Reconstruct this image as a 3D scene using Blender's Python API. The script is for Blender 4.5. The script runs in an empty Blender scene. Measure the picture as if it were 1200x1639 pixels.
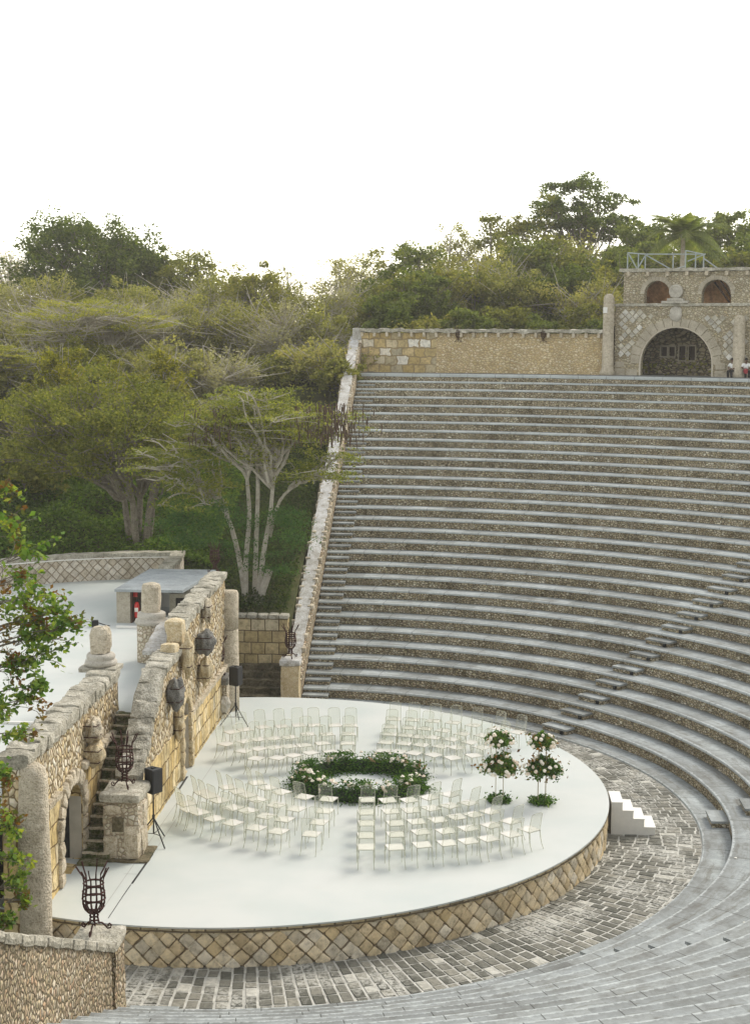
import bpy, math, random
import numpy as np
from mathutils import Vector, Matrix, noise
R = math.radians
pi = math.pi
S = bpy.context.scene
col = S.collection

# ------------------------------------------------------------------ camera
CAM = Vector((5.9335, -39.7023, 13.2075))
cd = bpy.data.cameras.new('camera'); cam = bpy.data.objects.new('camera', cd); col.objects.link(cam)
cd.sensor_fit = 'VERTICAL'; cd.sensor_height = 36.0; cd.lens = 2385.3 / 1639.0 * 36.0
cd.clip_start = 0.1; cd.clip_end = 3000
M = Matrix.Rotation(R(93.636 - 90), 4, 'Z') @ Matrix.Rotation(pi / 2 - 0.1196, 4, 'X') @ Matrix.Rotation(0.0057, 4, 'Z')
cam.matrix_world = Matrix.Translation(CAM) @ M
S.camera = cam

# ------------------------------------------------------------------ light
SUN_EL, SUN_AZ = 42.0, 50.0       # azimuth of the sun measured from +X towards +Y
w = bpy.data.worlds.new('World'); S.world = w; w.use_nodes = True
wn = w.node_tree.nodes; bg = wn['Background']
sky = wn.new('ShaderNodeTexSky'); sky.sky_type = 'NISHITA'; sky.sun_disc = False
sky.sun_elevation = R(SUN_EL); sky.sun_rotation = R(90 - SUN_AZ)
sky.air_density = 1.0; sky.dust_density = 1.0; sky.ozone_density = 1.0; sky.altitude = 50
hs = wn.new('ShaderNodeHueSaturation'); hs.inputs['Saturation'].default_value = .36
tn = wn.new('ShaderNodeMixRGB'); tn.blend_type = 'MULTIPLY'; tn.inputs[0].default_value = 1; tn.inputs[2].default_value = (1.07, 1.01, .90, 1)   # thin bright overcast: a paler, warmer sky
w.node_tree.links.new(sky.outputs[0], hs.inputs['Color']); w.node_tree.links.new(hs.outputs[0], tn.inputs[1])
w.node_tree.links.new(tn.outputs[0], bg.inputs[0]); bg.inputs[1].default_value = 0.15
sd = bpy.data.lights.new('sun', 'SUN'); sd.energy = 0.9; sd.angle = R(20); sd.color = (1.0, 0.93, 0.82)
so = bpy.data.objects.new('sun', sd); col.objects.link(so)
dv = Vector((math.cos(R(SUN_EL)) * math.cos(R(SUN_AZ)), math.cos(R(SUN_EL)) * math.sin(R(SUN_AZ)), math.sin(R(SUN_EL))))
so.rotation_euler = (-dv).to_track_quat('-Z', 'Y').to_euler(); so.location = dv * 60
S.view_settings.view_transform = 'Standard'; S.view_settings.look = 'None'
S.view_settings.exposure = 1.27; S.view_settings.gamma = 1.0
S.render.engine = 'CYCLES'

# ------------------------------------------------------------------ naming helpers
def tag(o, label=None, cat=None, group=None, kind=None):
    if label: o['label'] = label
    if cat: o['category'] = cat
    if group: o['group'] = group
    if kind: o['kind'] = kind
    return o
def empty(name, loc, rz=0, label=None, cat=None, group=None):
    o = bpy.data.objects.new(name, None); col.objects.link(o)
    o.location = loc; o.rotation_euler = (0, 0, rz); o.empty_display_size = .2
    return tag(o, label, cat, group)
def copy_tree(o, parent=None):
    c = o.copy(); col.objects.link(c)
    if parent: c.parent = parent
    for ch in list(o.children):
        copy_tree(ch, c)
    return c

# ------------------------------------------------------------------ materials
class Mt:
    def __init__(s, name, rough=.8, **k):
        s.m = bpy.data.materials.new(name); s.m.use_nodes = True
        s.t = s.m.node_tree; s.b = s.t.nodes['Principled BSDF']
        s.b.inputs['Roughness'].default_value = rough
        s.b.inputs['Specular IOR Level'].default_value = k.get('spec', .3)
        s.b.inputs['Metallic'].default_value = k.get('metal', 0)
    def n(s, t, **k):
        n = s.t.nodes.new('ShaderNode' + t)
        for a, b in k.items(): setattr(n, a, b)
        return n
    def l(s, a, b): s.t.links.new(a, b)
    def coord(s, kind='Object', scale=(1, 1, 1), rz=0, warp=0, wscale=3):
        tc = s.n('TexCoord'); mp = s.n('Mapping'); s.l(tc.outputs[kind], mp.inputs[0])
        mp.inputs['Scale'].default_value = scale; mp.inputs['Rotation'].default_value = (0, 0, rz)
        if not warp: return mp.outputs[0]
        nz = s.n('TexNoise'); nz.inputs['Scale'].default_value = wscale; nz.inputs['Detail'].default_value = 2
        s.l(tc.outputs[kind], nz.inputs[0])
        sb = s.n('VectorMath', operation='SUBTRACT'); s.l(nz.outputs['Color'], sb.inputs[0]); sb.inputs[1].default_value = (.5, .5, .5)
        sc = s.n('VectorMath', operation='SCALE'); s.l(sb.outputs[0], sc.inputs[0]); sc.inputs['Scale'].default_value = warp
        ad = s.n('VectorMath', operation='ADD'); s.l(mp.outputs[0], ad.inputs[0]); s.l(sc.outputs[0], ad.inputs[1])
        return ad.outputs[0]
    def noise(s, vec, scale, detail=4, rough=.6, out='Fac'):
        n = s.n('TexNoise'); n.inputs['Scale'].default_value = scale; n.inputs['Detail'].default_value = detail
        n.inputs['Roughness'].default_value = rough
        if vec is not None: s.l(vec, n.inputs[0])
        return n.outputs[out]
    def ramp(s, fac, stops):
        r = s.n('ValToRGB'); s.l(fac, r.inputs[0]); cr = r.color_ramp
        while len(cr.elements) < len(stops): cr.elements.new(.5)
        for e, (p, c) in zip(cr.elements, stops):
            e.position = p; e.color = (*c, 1) if len(c) == 3 else c
        return r.outputs[0]
    def mix(s, fac, a, b, mode='MIX'):
        m = s.n('MixRGB', blend_type=mode)
        for i, v in enumerate((fac, a, b)):
            if isinstance(v, (int, float)): m.inputs[i].default_value = v
            elif isinstance(v, tuple): m.inputs[i].default_value = (*v, 1)
            else: s.l(v, m.inputs[i])
        return m.outputs[0]
    def math(s, op, a, b=0.0, c=None):
        m = s.n('Math', operation=op)
        for i, v in enumerate((a, b, c)):
            if v is None: continue
            if isinstance(v, (int, float)): m.inputs[i].default_value = v
            else: s.l(v, m.inputs[i])
        return m.outputs[0]
    def bump(s, h, strength=.5, dist=.03):
        b = s.n('Bump'); s.l(h, b.inputs['Height']); b.inputs['Strength'].default_value = strength
        b.inputs['Distance'].default_value = dist; s.l(b.outputs[0], s.b.inputs['Normal'])
    def base(s, c):
        if isinstance(c, tuple): s.b.inputs['Base Color'].default_value = (*c, 1)
        else: s.l(c, s.b.inputs['Base Color'])
        return s.m

def grime(M_, c, amount=.5, scale=.5, dark=(.35, .34, .30)):
    v = M_.coord('Object'); f = M_.noise(v, scale, 6, .65)
    f = M_.ramp(f, [(.42, (0, 0, 0)), (.68, (1, 1, 1))])
    return M_.mix(M_.math('MULTIPLY', f, amount), c, dark, 'MULTIPLY')

def pebble(name, cols, mortar, size=(.16, .10), gap=.07, kind='UV', gr=.6, wide=.5, streak=False):
    m = Mt(name, .92, spec=.15)
    v = m.coord(kind, (1 / size[0], 1 / size[1], 1 / size[0]), warp=.5, wscale=4)
    vo = m.n('TexVoronoi'); m.l(v, vo.inputs[0]); vo.inputs['Scale'].default_value = 1
    ed = m.n('TexVoronoi', feature='DISTANCE_TO_EDGE'); m.l(v, ed.inputs[0]); ed.inputs['Scale'].default_value = 1
    sep = m.n('SeparateColor'); m.l(vo.outputs['Color'], sep.inputs[0])
    k = len(cols)
    c = m.ramp(sep.outputs[0], [(i / (k - 1), q) for i, q in enumerate(cols)])
    c = m.mix(.35, c, m.noise(m.coord('Object'), 18, 3, .6, 'Color'), 'SOFT_LIGHT')
    e = m.ramp(ed.outputs[0], [(gap, (0, 0, 0)), (gap + .10, (1, 1, 1))])
    c = m.mix(e, mortar, c)
    c = grime(m, c, gr)
    if streak:
        sv = m.coord('UV', (.9, .12, 1), warp=.4, wscale=1.5); sn = m.noise(sv, 1.3, 7, .7)
        c = m.mix(m.math('MULTIPLY', m.ramp(sn, [(.50, (0, 0, 0)), (.68, (1, 1, 1))]), .62), c, (.30, .27, .19), 'MULTIPLY')
        c = m.mix(m.math('MULTIPLY', m.ramp(sn, [(.30, (1, 1, 1)), (.42, (0, 0, 0))]), .30), c, (.62, .60, .52))
    hh = m.math('MULTIPLY', m.math('MINIMUM', ed.outputs[0], wide), 2.0)
    m.bump(hh, 1.0, .05)
    return m.base(c)

def blocks(name, bw, bh, cols, mortar, kind='UV', rz=0, offset=.5, mort=.02, gr=.5, pits=.5, warp=.05):
    m = Mt(name, .92, spec=.15)
    v = m.coord(kind, (1, 1, 1), rz, warp=warp, wscale=2.5)
    b = m.n('TexBrick'); m.l(v, b.inputs[0]); b.offset = offset
    b.inputs['Color1'].default_value = (0, 0, 0, 1); b.inputs['Color2'].default_value = (1, 1, 1, 1)
    b.inputs['Mortar'].default_value = (.5, .5, .5, 1)
    b.inputs['Scale'].default_value = 1; b.inputs['Mortar Size'].default_value = mort
    b.inputs['Mortar Smooth'].default_value = .25
    b.inputs['Brick Width'].default_value = bw; b.inputs['Row Height'].default_value = bh
    k = len(cols)
    c = m.ramp(b.outputs['Color'], [(i / (k - 1), q) for i, q in enumerate(cols)])
    ob = m.coord('Object')
    n2 = m.noise(ob, 7, 6, .7)
    c = m.mix(.8, c, m.ramp(n2, [(.3, (.45, .43, .40)), (.52, (1, 1, 1)), (.75, (1.25, 1.22, 1.15))]), 'MULTIPLY')
    c = m.mix(b.outputs['Fac'], c, mortar)
    c = grime(m, c, gr, .8)
    inv = m.math('SUBTRACT', 1, b.outputs['Fac'])
    h = m.math('ADD', m.math('MULTIPLY', inv, 1.0), m.math('MULTIPLY', n2, pits))
    m.bump(h, .9, .05)
    return m.base(c)

def rock(name, cols, scale=6, gr=.5, dark=(.35, .34, .30), bs=.8, bd=.04):
    m = Mt(name, .95, spec=.12)
    v = m.coord('Object')
    n = m.noise(v, scale, 8, .68)
    k = len(cols)
    nf = m.noise(v, scale * 4.5, 6, .75)
    c = m.ramp(m.math('ADD', m.math('MULTIPLY', n, .5), m.math('MULTIPLY', nf, .5)), [(.34 + .32 * i / (k - 1), q) for i, q in enumerate(cols)])
    vo = m.n('TexVoronoi'); m.l(v, vo.inputs[0]); vo.inputs['Scale'].default_value = 22
    p = m.ramp(vo.outputs['Distance'], [(.10, (.30, .27, .23)), (.30, (1, 1, 1))])
    c = m.mix(.7, c, p, 'MULTIPLY')
    c = grime(m, c, gr, .9, dark)
    m.bump(m.math('ADD', n, m.math('MULTIPLY', vo.outputs['Distance'], .5)), bs, bd)
    return m.base(c)

def plain(name, c, rough=.6, metal=0, spec=.4, var=.15, scale=6, bump=0):
    m = Mt(name, rough, metal=metal, spec=spec)
    n = m.noise(m.coord('Object'), scale, 4)
    cc = m.mix(1.0, c, m.ramp(n, [(.3, (1 - var,) * 3), (.7, (1 + var,) * 3)]), 'MULTIPLY')
    if bump: m.bump(n, bump, .01)
    return m.base(cc)

def leafmat(name, stops, trans=.42, rough=.75):
    m = Mt(name, rough, spec=.06)
    g = m.n('NewGeometry')
    n = m.noise(m.coord('Object'), .9, 3)
    oi = m.n('ObjectInfo')
    f = m.math('ADD', m.math('MULTIPLY', g.outputs['Random Per Island'], .55), m.math('MULTIPLY', m.math('SUBTRACT', n, .3), .8))
    f = m.math('ADD', f, m.math('MULTIPLY', m.math('SUBTRACT', oi.outputs['Random'], .5), .3))
    k = len(stops)
    c = m.ramp(f, [(.1 + .8 * i / (k - 1), q) for i, q in enumerate(stops)])
    m.base(c)
    tr = m.n('BsdfTranslucent'); m.l(m.mix(1.0, c, (1.25, 1.3, .5), 'MULTIPLY'), tr.inputs[0])
    mx = m.n('MixShader'); mx.inputs[0].default_value = trans
    m.l(m.b.outputs[0], mx.inputs[1]); m.l(tr.outputs[0], mx.inputs[2])
    out = [q for q in m.t.nodes if q.type == 'OUTPUT_MATERIAL'][0]
    m.l(mx.outputs[0], out.inputs[0])
    return m.m

def acrylic(name, tint, opac, surf, gl=.25):
    m = Mt(name, .12)
    tp = m.n('BsdfTransparent'); tp.inputs[0].default_value = (*tint, 1)
    df = m.n('BsdfPrincipled'); df.inputs['Base Color'].default_value = (*surf, 1); df.inputs['Roughness'].default_value = .25
    df.inputs['Specular IOR Level'].default_value = .6
    lw = m.n('LayerWeight'); lw.inputs[0].default_value = .35
    f = m.math('ADD', m.math('MULTIPLY', lw.outputs['Fresnel'], gl), opac)
    mx = m.n('MixShader'); m.l(f, mx.inputs[0]); m.l(tp.outputs[0], mx.inputs[1]); m.l(df.outputs[0], mx.inputs[2])
    out = [q for q in m.t.nodes if q.type == 'OUTPUT_MATERIAL'][0]
    m.l(mx.outputs[0], out.inputs[0]); m.t.nodes.remove(m.b)
    return m.m

tan1, tan2, tan3, tan4 = (.52, .44, .30), (.40, .32, .20), (.62, .55, .42), (.26, .22, .16)
MAT = {}
MAT['riser'] = pebble('pebble_riser', [(.34, .28, .18), (.52, .44, .29), (.66, .58, .42), (.44, .36, .22), (.80, .74, .58)], (.15, .125, .08), (.115, .075), .05, gr=.6, streak=True)
MAT['rubble'] = pebble('rubble_stone', [(.56, .43, .23), (.70, .59, .40), (.80, .73, .58), (.60, .46, .25), (.84, .79, .67)], (.20, .145, .075), (.12, .18), .05, gr=.45)
MAT['pebble_wall'] = pebble('pebble_wall', [(.40, .31, .20), (.56, .46, .31), (.34, .26, .17), (.68, .60, .46), (.45, .30, .18)], (.17, .14, .09), (.10, .12), .05, gr=.35)
MAT['gate_rubble'] = pebble('gate_rubble', [(.44, .38, .26), (.54, .47, .34), (.38, .32, .21), (.64, .58, .45), (.50, .41, .25)], (.26, .225, .15), (.15, .11), .05, gr=.45)
MAT['top_rubble'] = pebble('top_wall_rubble', [(.60, .46, .24), (.70, .58, .36), (.52, .39, .20), (.78, .68, .48), (.66, .51, .27)], (.42, .32, .18), (.17, .11), .05, gr=.3)
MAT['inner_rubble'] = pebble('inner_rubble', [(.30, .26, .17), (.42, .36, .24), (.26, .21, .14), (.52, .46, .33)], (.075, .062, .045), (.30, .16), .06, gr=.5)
MAT['cobble'] = pebble('cobble_pier', [(.55, .48, .36), (.66, .60, .48), (.48, .40, .28), (.72, .67, .56)], (.34, .28, .20), (.12, .11), .05, gr=.3)
MAT['diamond'] = blocks('diamond_stone', .30, .30, [(.40, .32, .21), (.56, .46, .31), (.66, .57, .43), (.72, .64, .50), (.48, .41, .30)], (.20, .16, .10), rz=pi / 4, offset=0, mort=.018, gr=.5, warp=.16)
MAT['diamond_pale'] = blocks('diamond_pale', .27, .27, [(.48, .42, .33), (.60, .54, .45), (.66, .61, .53), (.50, .43, .33)], (.26, .21, .15), rz=pi / 4, offset=0, mort=.02, gr=.4, warp=.10)
MAT['ashlar'] = blocks('ashlar', .52, .44, [(.48, .38, .19), (.58, .46, .25), (.64, .53, .32), (.52, .41, .22), (.68, .60, .43)], (.16, .12, .07), mort=.02, gr=.6)
MAT['ashlar_warm'] = blocks('ashlar_warm', .36, .50, [(.60, .44, .19), (.70, .54, .27), (.76, .64, .40), (.64, .48, .22), (.80, .71, .52)], (.22, .15, .07), mort=.022, gr=.8, warp=.20)
MAT['top_ashlar'] = blocks('top_ashlar', .62, .46, [(.42, .31, .13), (.58, .44, .20), (.42, .37, .26), (.64, .49, .25), (.50, .38, .17), (.84, .81, .74)], (.34, .26, .14), mort=.035, gr=.4, warp=.30)
MAT['rock'] = rock('coral_rock', [(.20, .165, .11), (.46, .39, .28), (.64, .57, .45), (.80, .75, .65)], 5, .5)
MAT['rock_warm'] = rock('warm_rock', [(.34, .26, .15), (.52, .41, .24), (.64, .55, .38), (.70, .63, .48)], 5, .35)
MAT['coping'] = rock('coping_stone', [(.13, .12, .09), (.33, .31, .25), (.50, .47, .39), (.76, .73, .66)], 4, .6, (.4, .4, .37))
MAT['rock_grey'] = rock('grey_rock', [(.10, .10, .09), (.20, .195, .18), (.34, .33, .30)], 6, .5)
MAT['column'] = rock('column_stone', [(.22, .185, .13), (.46, .40, .30), (.62, .55, .43), (.76, .70, .59)], 7, .35, bs=1.0, bd=.05)
MAT['smooth_stone'] = rock('smooth_stone', [(.34, .31, .26), (.48, .45, .39), (.58, .55, .48)], 4, .45, bs=.3)
MAT['voussoir'] = rock('voussoir_stone', [(.34, .30, .23), (.46, .41, .32), (.54, .49, .4)], 3, .45)
MAT['mossy'] = rock('mossy_stone', [(.03, .045, .012), (.06, .08, .02), (.22, .20, .13), (.48, .43, .33)], 3.2, .3)
MAT['mossrub'] = rock('mossy_rubble', [(.05, .055, .03), (.10, .09, .055), (.22, .185, .12), (.30, .26, .18)], 2.2, .6)
MAT['plaster'] = rock('worn_plaster', [(.22, .205, .17), (.40, .38, .34), (.56, .56, .545), (.66, .665, .66)], 3.2, .3, (.55, .52, .45), bs=.5)
MAT['reveal'] = plain('plaster_reveal', (.42, .385, .32), .9, var=.12, scale=3)
MAT['concrete'] = rock('concrete_roof', [(.22, .24, .25), (.33, .36, .37), (.44, .47, .48)], 1.6, .35, bs=.15)
MAT['hut'] = rock('hut_concrete', [(.30, .27, .21), (.44, .40, .32), (.54, .50, .41)], 1.8, .4, bs=.2)
MAT['iron'] = plain('rusty_iron', (.055, .022, .018), .7, .5, .3, .4, 25, .3)
MAT['black'] = plain('black_plastic', (.012, .013, .014), .55, 0, .4, .2)
MAT['dark'] = plain('dark_interior', (.02, .018, .015), .9)  # near-black colour stands in for the lack of light behind openings
MAT['slot'] = plain('floor_slot', (.03, .03, .03), .9)
MAT['seam'] = plain('floor_seam', (.33, .33, .31), .9)
MAT['brown'] = plain('brown_wood', (.075, .04, .025), .7)
MAT['dark_wood'] = plain('dark_wood', (.03, .014, .01), .8)
MAT['rail'] = plain('rail_paint', (.30, .34, .335), .5)
MAT['white'] = plain('white_paint', (.74, .725, .68), .55, var=.04)
MAT['warm_white'] = plain('white_side', (.70, .68, .62), .6, var=.05)
MAT['red'] = plain('red_enamel', (.50, .025, .02), .35)
MAT['skin'] = plain('dark_skin', (.10, .05, .032), .55, var=.05)
MAT['shirt'] = plain('white_cotton', (.75, .75, .74), .9, var=.05)
MAT['trousers'] = plain('black_cloth', (.012, .012, .014), .9)
MAT['hair'] = plain('black_hair', (.008, .007, .006), .8)
MAT['redcloth'] = plain('red_cloth', (.30, .03, .04), .8)
MAT['bark'] = rock('pale_bark', [(.30, .26, .20), (.46, .42, .35), (.60, .56, .49)], 6, .4)
MAT['bark_brown'] = rock('brown_bark', [(.10, .085, .062), (.20, .175, .135), (.32, .285, .23)], 6, .4)
MAT['twig'] = plain('grey_twig', (.42, .39, .33), .9, var=.3)
MAT['pod'] = plain('brown_pod', (.085, .055, .035), .9, var=.4)
MAT['orange'] = rock('terracotta_plaster', [(.20, .11, .07), (.50, .27, .13), (.75, .42, .20), (.85, .55, .32)], 1.3, .6)
MAT['lamp'] = plain('lamp_lens', (.7, .68, .6), .3)
MAT['gold'] = plain('brass_frame', (.55, .48, .36), .4, .3)
MAT['rose'] = plain('cream_petals', (.86, .80, .68), .8, var=.08)
MAT['blush'] = plain('blush_petals', (.80, .68, .54), .8, var=.08)
MAT['plume'] = plain('dried_plume', (.40, .26, .15), .95, var=.3, scale=20)
MAT['plume_pale'] = plain('pale_plume', (.60, .50, .38), .95, var=.2, scale=20)
MAT['ghost_panel'] = acrylic('clear_acrylic', (.97, .975, .955), .045, (.84, .84, .78), .20)
MAT['ghost_seat_sheen'] = acrylic('seat_acrylic_sheen', (.97, .97, .94), .42, (.96, .93, .88), .5)  # milky white surface paints in the bright sky the seats reflect
MAT['ghost_edge'] = acrylic('acrylic_edge', (.93, .94, .89), .33, (.66, .66, .57), .2)

def mk_tread():
    m = Mt('tread_concrete', .85, spec=.2)
    ob = m.coord('Object'); uv = m.coord('UV')
    n = m.noise(ob, .9, 8, .7); n2 = m.noise(ob, 9, 5, .7)
    c = m.ramp(n, [(.32, (.19, .195, .185)), (.45, (.29, .31, .305)), (.58, (.36, .39, .392)), (.74, (.46, .49, .49))])
    c = m.mix(.5, c, m.ramp(n2, [(.3, (.55, .55, .55)), (.6, (1.1, 1.1, 1.1))]), 'MULTIPLY')
    sp = m.n('SeparateXYZ'); m.l(uv, sp.inputs[0])
    # worn pale nosing (v = metres back from the lip)
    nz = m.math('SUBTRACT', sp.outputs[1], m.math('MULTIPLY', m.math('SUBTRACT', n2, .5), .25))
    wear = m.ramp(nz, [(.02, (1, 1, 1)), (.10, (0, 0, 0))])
    wn_ = m.n('TexWhiteNoise', noise_dimensions='2D'); cb = m.n('CombineXYZ')
    m.l(m.math('FLOOR', m.math('DIVIDE', sp.outputs[0], 1.45)), cb.inputs[0])
    oz = m.n('SeparateXYZ'); m.l(ob, oz.inputs[0]); m.l(m.math('FLOOR', m.math('MULTIPLY', m.math('ADD', oz.outputs[2], .05), 2.72)), cb.inputs[1])
    m.l(cb.outputs[0], wn_.inputs['Vector'])
    c = m.mix(1.0, c, m.ramp(wn_.outputs['Value'], [(0, (.74, .74, .73)), (.5, (.97, .97, .97)), (1, (1.16, 1.16, 1.15))]), 'MULTIPLY')
    lip_shade = m.ramp(m.math('SUBTRACT', sp.outputs[1], m.math('MULTIPLY', m.math('SUBTRACT', n2, .5), .10)), [(.045, (0, 0, 0)), (.075, (1, 1, 1)), (.20, (.55, .55, .55)), (.42, (0, 0, 0))])  # dark band behind the lip: occlusion shade painted into the tread colour
    c = m.mix(m.math('MULTIPLY', lip_shade, .42), c, (.13, .13, .12))
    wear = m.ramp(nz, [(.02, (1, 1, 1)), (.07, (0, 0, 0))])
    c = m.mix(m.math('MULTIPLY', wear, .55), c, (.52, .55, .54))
    st = m.noise(m.coord('UV', (.35, 3.0, 1), warp=.5, wscale=2), 1.6, 8, .75)
    gb = m.ramp(m.math('SUBTRACT', sp.outputs[1], m.math('MULTIPLY', m.math('SUBTRACT', n2, .5), .2)), [(.05, (0, 0, 0)), (.15, (1, 1, 1))])
    c = m.mix(m.math('MULTIPLY', m.math('MULTIPLY', m.ramp(st, [(.50, (0, 0, 0)), (.66, (1, 1, 1))]), gb), .75), c, (.12, .112, .09))
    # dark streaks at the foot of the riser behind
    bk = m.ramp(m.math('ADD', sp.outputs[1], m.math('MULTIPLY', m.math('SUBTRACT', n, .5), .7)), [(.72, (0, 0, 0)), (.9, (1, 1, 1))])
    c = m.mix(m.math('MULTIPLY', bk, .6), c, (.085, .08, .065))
    f = m.math('ABSOLUTE', m.math('SUBTRACT', m.math('FRACT', m.math('DIVIDE', sp.outputs[0], 1.45)), .5))
    j = m.math('LESS_THAN', f, .0075)
    c = m.mix(m.math('MULTIPLY', j, .75), c, (.05, .05, .045))
    m.bump(n2, .35, .02)
    return m.base(c)
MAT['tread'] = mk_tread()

def mk_paving():
    m = Mt('paving_stone', .9, spec=.2)
    uv = m.coord('UV', warp=.12, wscale=2.5)
    b = m.n('TexBrick'); m.l(uv, b.inputs[0]); b.offset = .42
    b.inputs['Color1'].default_value = (0, 0, 0, 1); b.inputs['Color2'].default_value = (1, 1, 1, 1)
    b.inputs['Scale'].default_value = 1; b.inputs['Mortar Size'].default_value = .022; b.inputs['Mortar Smooth'].default_value = .3
    b.inputs['Brick Width'].default_value = .44; b.inputs['Row Height'].default_value = .27
    ob = m.coord('Object'); n = m.noise(ob, 9, 6, .75)
    c = m.ramp(b.outputs['Color'], [(0, (.085, .085, .068)), (.4, (.14, .138, .115)), (.72, (.22, .215, .19)), (.9, (.28, .27, .24)), (1, (.50, .49, .45))])
    c = m.mix(.75, c, m.ramp(n, [(.3, (.5, .5, .48)), (.7, (1.35, 1.33, 1.28))]), 'MULTIPLY')
    pat = m.noise(ob, .55, 5, .62)
    pm = m.ramp(pat, [(.48, (0, 0, 0)), (.58, (1, 1, 1))])
    sp = m.math('MULTIPLY', m.math('MULTIPLY', pm, .75), m.ramp(n, [(.38, (0, 0, 0)), (.55, (1, 1, 1))]))
    c = m.mix(sp, c, (.55, .535, .49))
    c = m.mix(m.math('MULTIPLY', b.outputs['Fac'], .9), c, (.58, .565, .52))
    m.bump(m.math('ADD', m.math('SUBTRACT', 1, b.outputs['Fac']), n), .6, .02)
    return m.base(c)
MAT['paving'] = mk_paving()

def mk_floor():
    m = Mt('painted_floor', .7, spec=.25)
    ob = m.coord('Object'); n = m.noise(ob, .35, 6, .6); n2 = m.noise(ob, 40, 3, .7); n3 = m.noise(ob, 2.5, 8, .75)
    c = m.ramp(n, [(.35, (.465, .505, .485)), (.65, (.545, .56, .535))])
    c = m.mix(.10, c, m.ramp(n2, [(.3, (.6, .6, .6)), (.7, (1, 1, 1))]), 'MULTIPLY')
    c = m.mix(m.ramp(n3, [(.56, (0, 0, 0)), (.78, (.45, .45, .45))]), c, (.50, .50, .45))
    v2 = m.coord('Object', (.5, 3.2, 1), warp=.6, wscale=.7); n4 = m.noise(v2, .9, 7, .7)
    c = m.mix(m.ramp(n4, [(.55, (0, 0, 0)), (.72, (.30, .30, .30))]), c, (.49, .51, .48))
    m.bump(n2, .15, .004)
    return m.base(c)
MAT['floor'] = mk_floor()

def mk_ground():
    m = Mt('soil', .95, spec=.1)
    ob = m.coord('Object'); n = m.noise(ob, .25, 8, .65); n2 = m.noise(ob, 3, 8, .7)
    c = m.ramp(n, [(.35, (.055, .045, .025)), (.5, (.075, .085, .03)), (.65, (.12, .11, .05))])
    c = m.mix(.7, c, m.ramp(n2, [(.3, (.4, .4, .4)), (.7, (1.4, 1.4, 1.3))]), 'MULTIPLY')
    m.bump(n2, .8, .1)
    return m.base(c)
MAT['ground'] = mk_ground()

MAT['leaf_dense'] = leafmat('leaf_dense', [(.06, .085, .018), (.11, .145, .028), (.175, .205, .045), (.25, .265, .07)])
MAT['leaf_mid'] = leafmat('leaf_mid', [(.11, .12, .028), (.185, .19, .042), (.26, .25, .06), (.34, .30, .085)])
MAT['leaf_bush'] = leafmat('leaf_bush', [(.06, .075, .014), (.12, .14, .027), (.20, .21, .04), (.31, .29, .065)])
MAT['leaf_shade'] = leafmat('leaf_shade', [(.02, .035, .01), (.045, .07, .018), (.08, .11, .03), (.14, .13, .05)])  # darker leaf colours with the thicket's shade painted into them
MAT['leaf_olive'] = leafmat('leaf_olive', [(.18, .185, .06), (.27, .27, .085), (.37, .34, .12), (.45, .38, .14)])
MAT['leaf_yellow'] = leafmat('leaf_yellow', [(.10, .11, .015), (.22, .22, .022), (.36, .32, .03), (.46, .38, .04)])
MAT['leaf_feather'] = leafmat('leaf_feather', [(.13, .16, .035), (.23, .25, .05), (.34, .33, .07), (.43, .37, .09)])
MAT['leaf_fern'] = leafmat('leaf_fern', [(.03, .075, .025), (.06, .13, .035), (.11, .19, .05)])
MAT['leaf_ivy'] = leafmat('leaf_ivy', [(.04, .085, .014), (.08, .14, .022), (.13, .20, .035), (.22, .29, .06)])
MAT['leaf_grey'] = leafmat('leaf_grey', [(.26, .245, .16), (.36, .335, .22), (.45, .41, .28)])
MAT['leaf_front'] = leafmat('leaf_front', [(.06, .13, .025), (.13, .22, .04), (.26, .33, .05), (.44, .38, .06)], .4, .4)
MAT['leaf_brown'] = leafmat('leaf_brown', [(.12, .055, .02), (.24, .12, .03), (.10, .12, .03), (.33, .20, .04)], .4, .5)
MAT['leaf_palm'] = leafmat('leaf_palm', [(.09, .12, .035), (.16, .19, .055), (.28, .28, .11)])
MAT['leaf_floral'] = leafmat('leaf_floral', [(.03, .08, .016), (.06, .14, .025), (.12, .21, .04), (.24, .29, .08)], .3)

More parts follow.
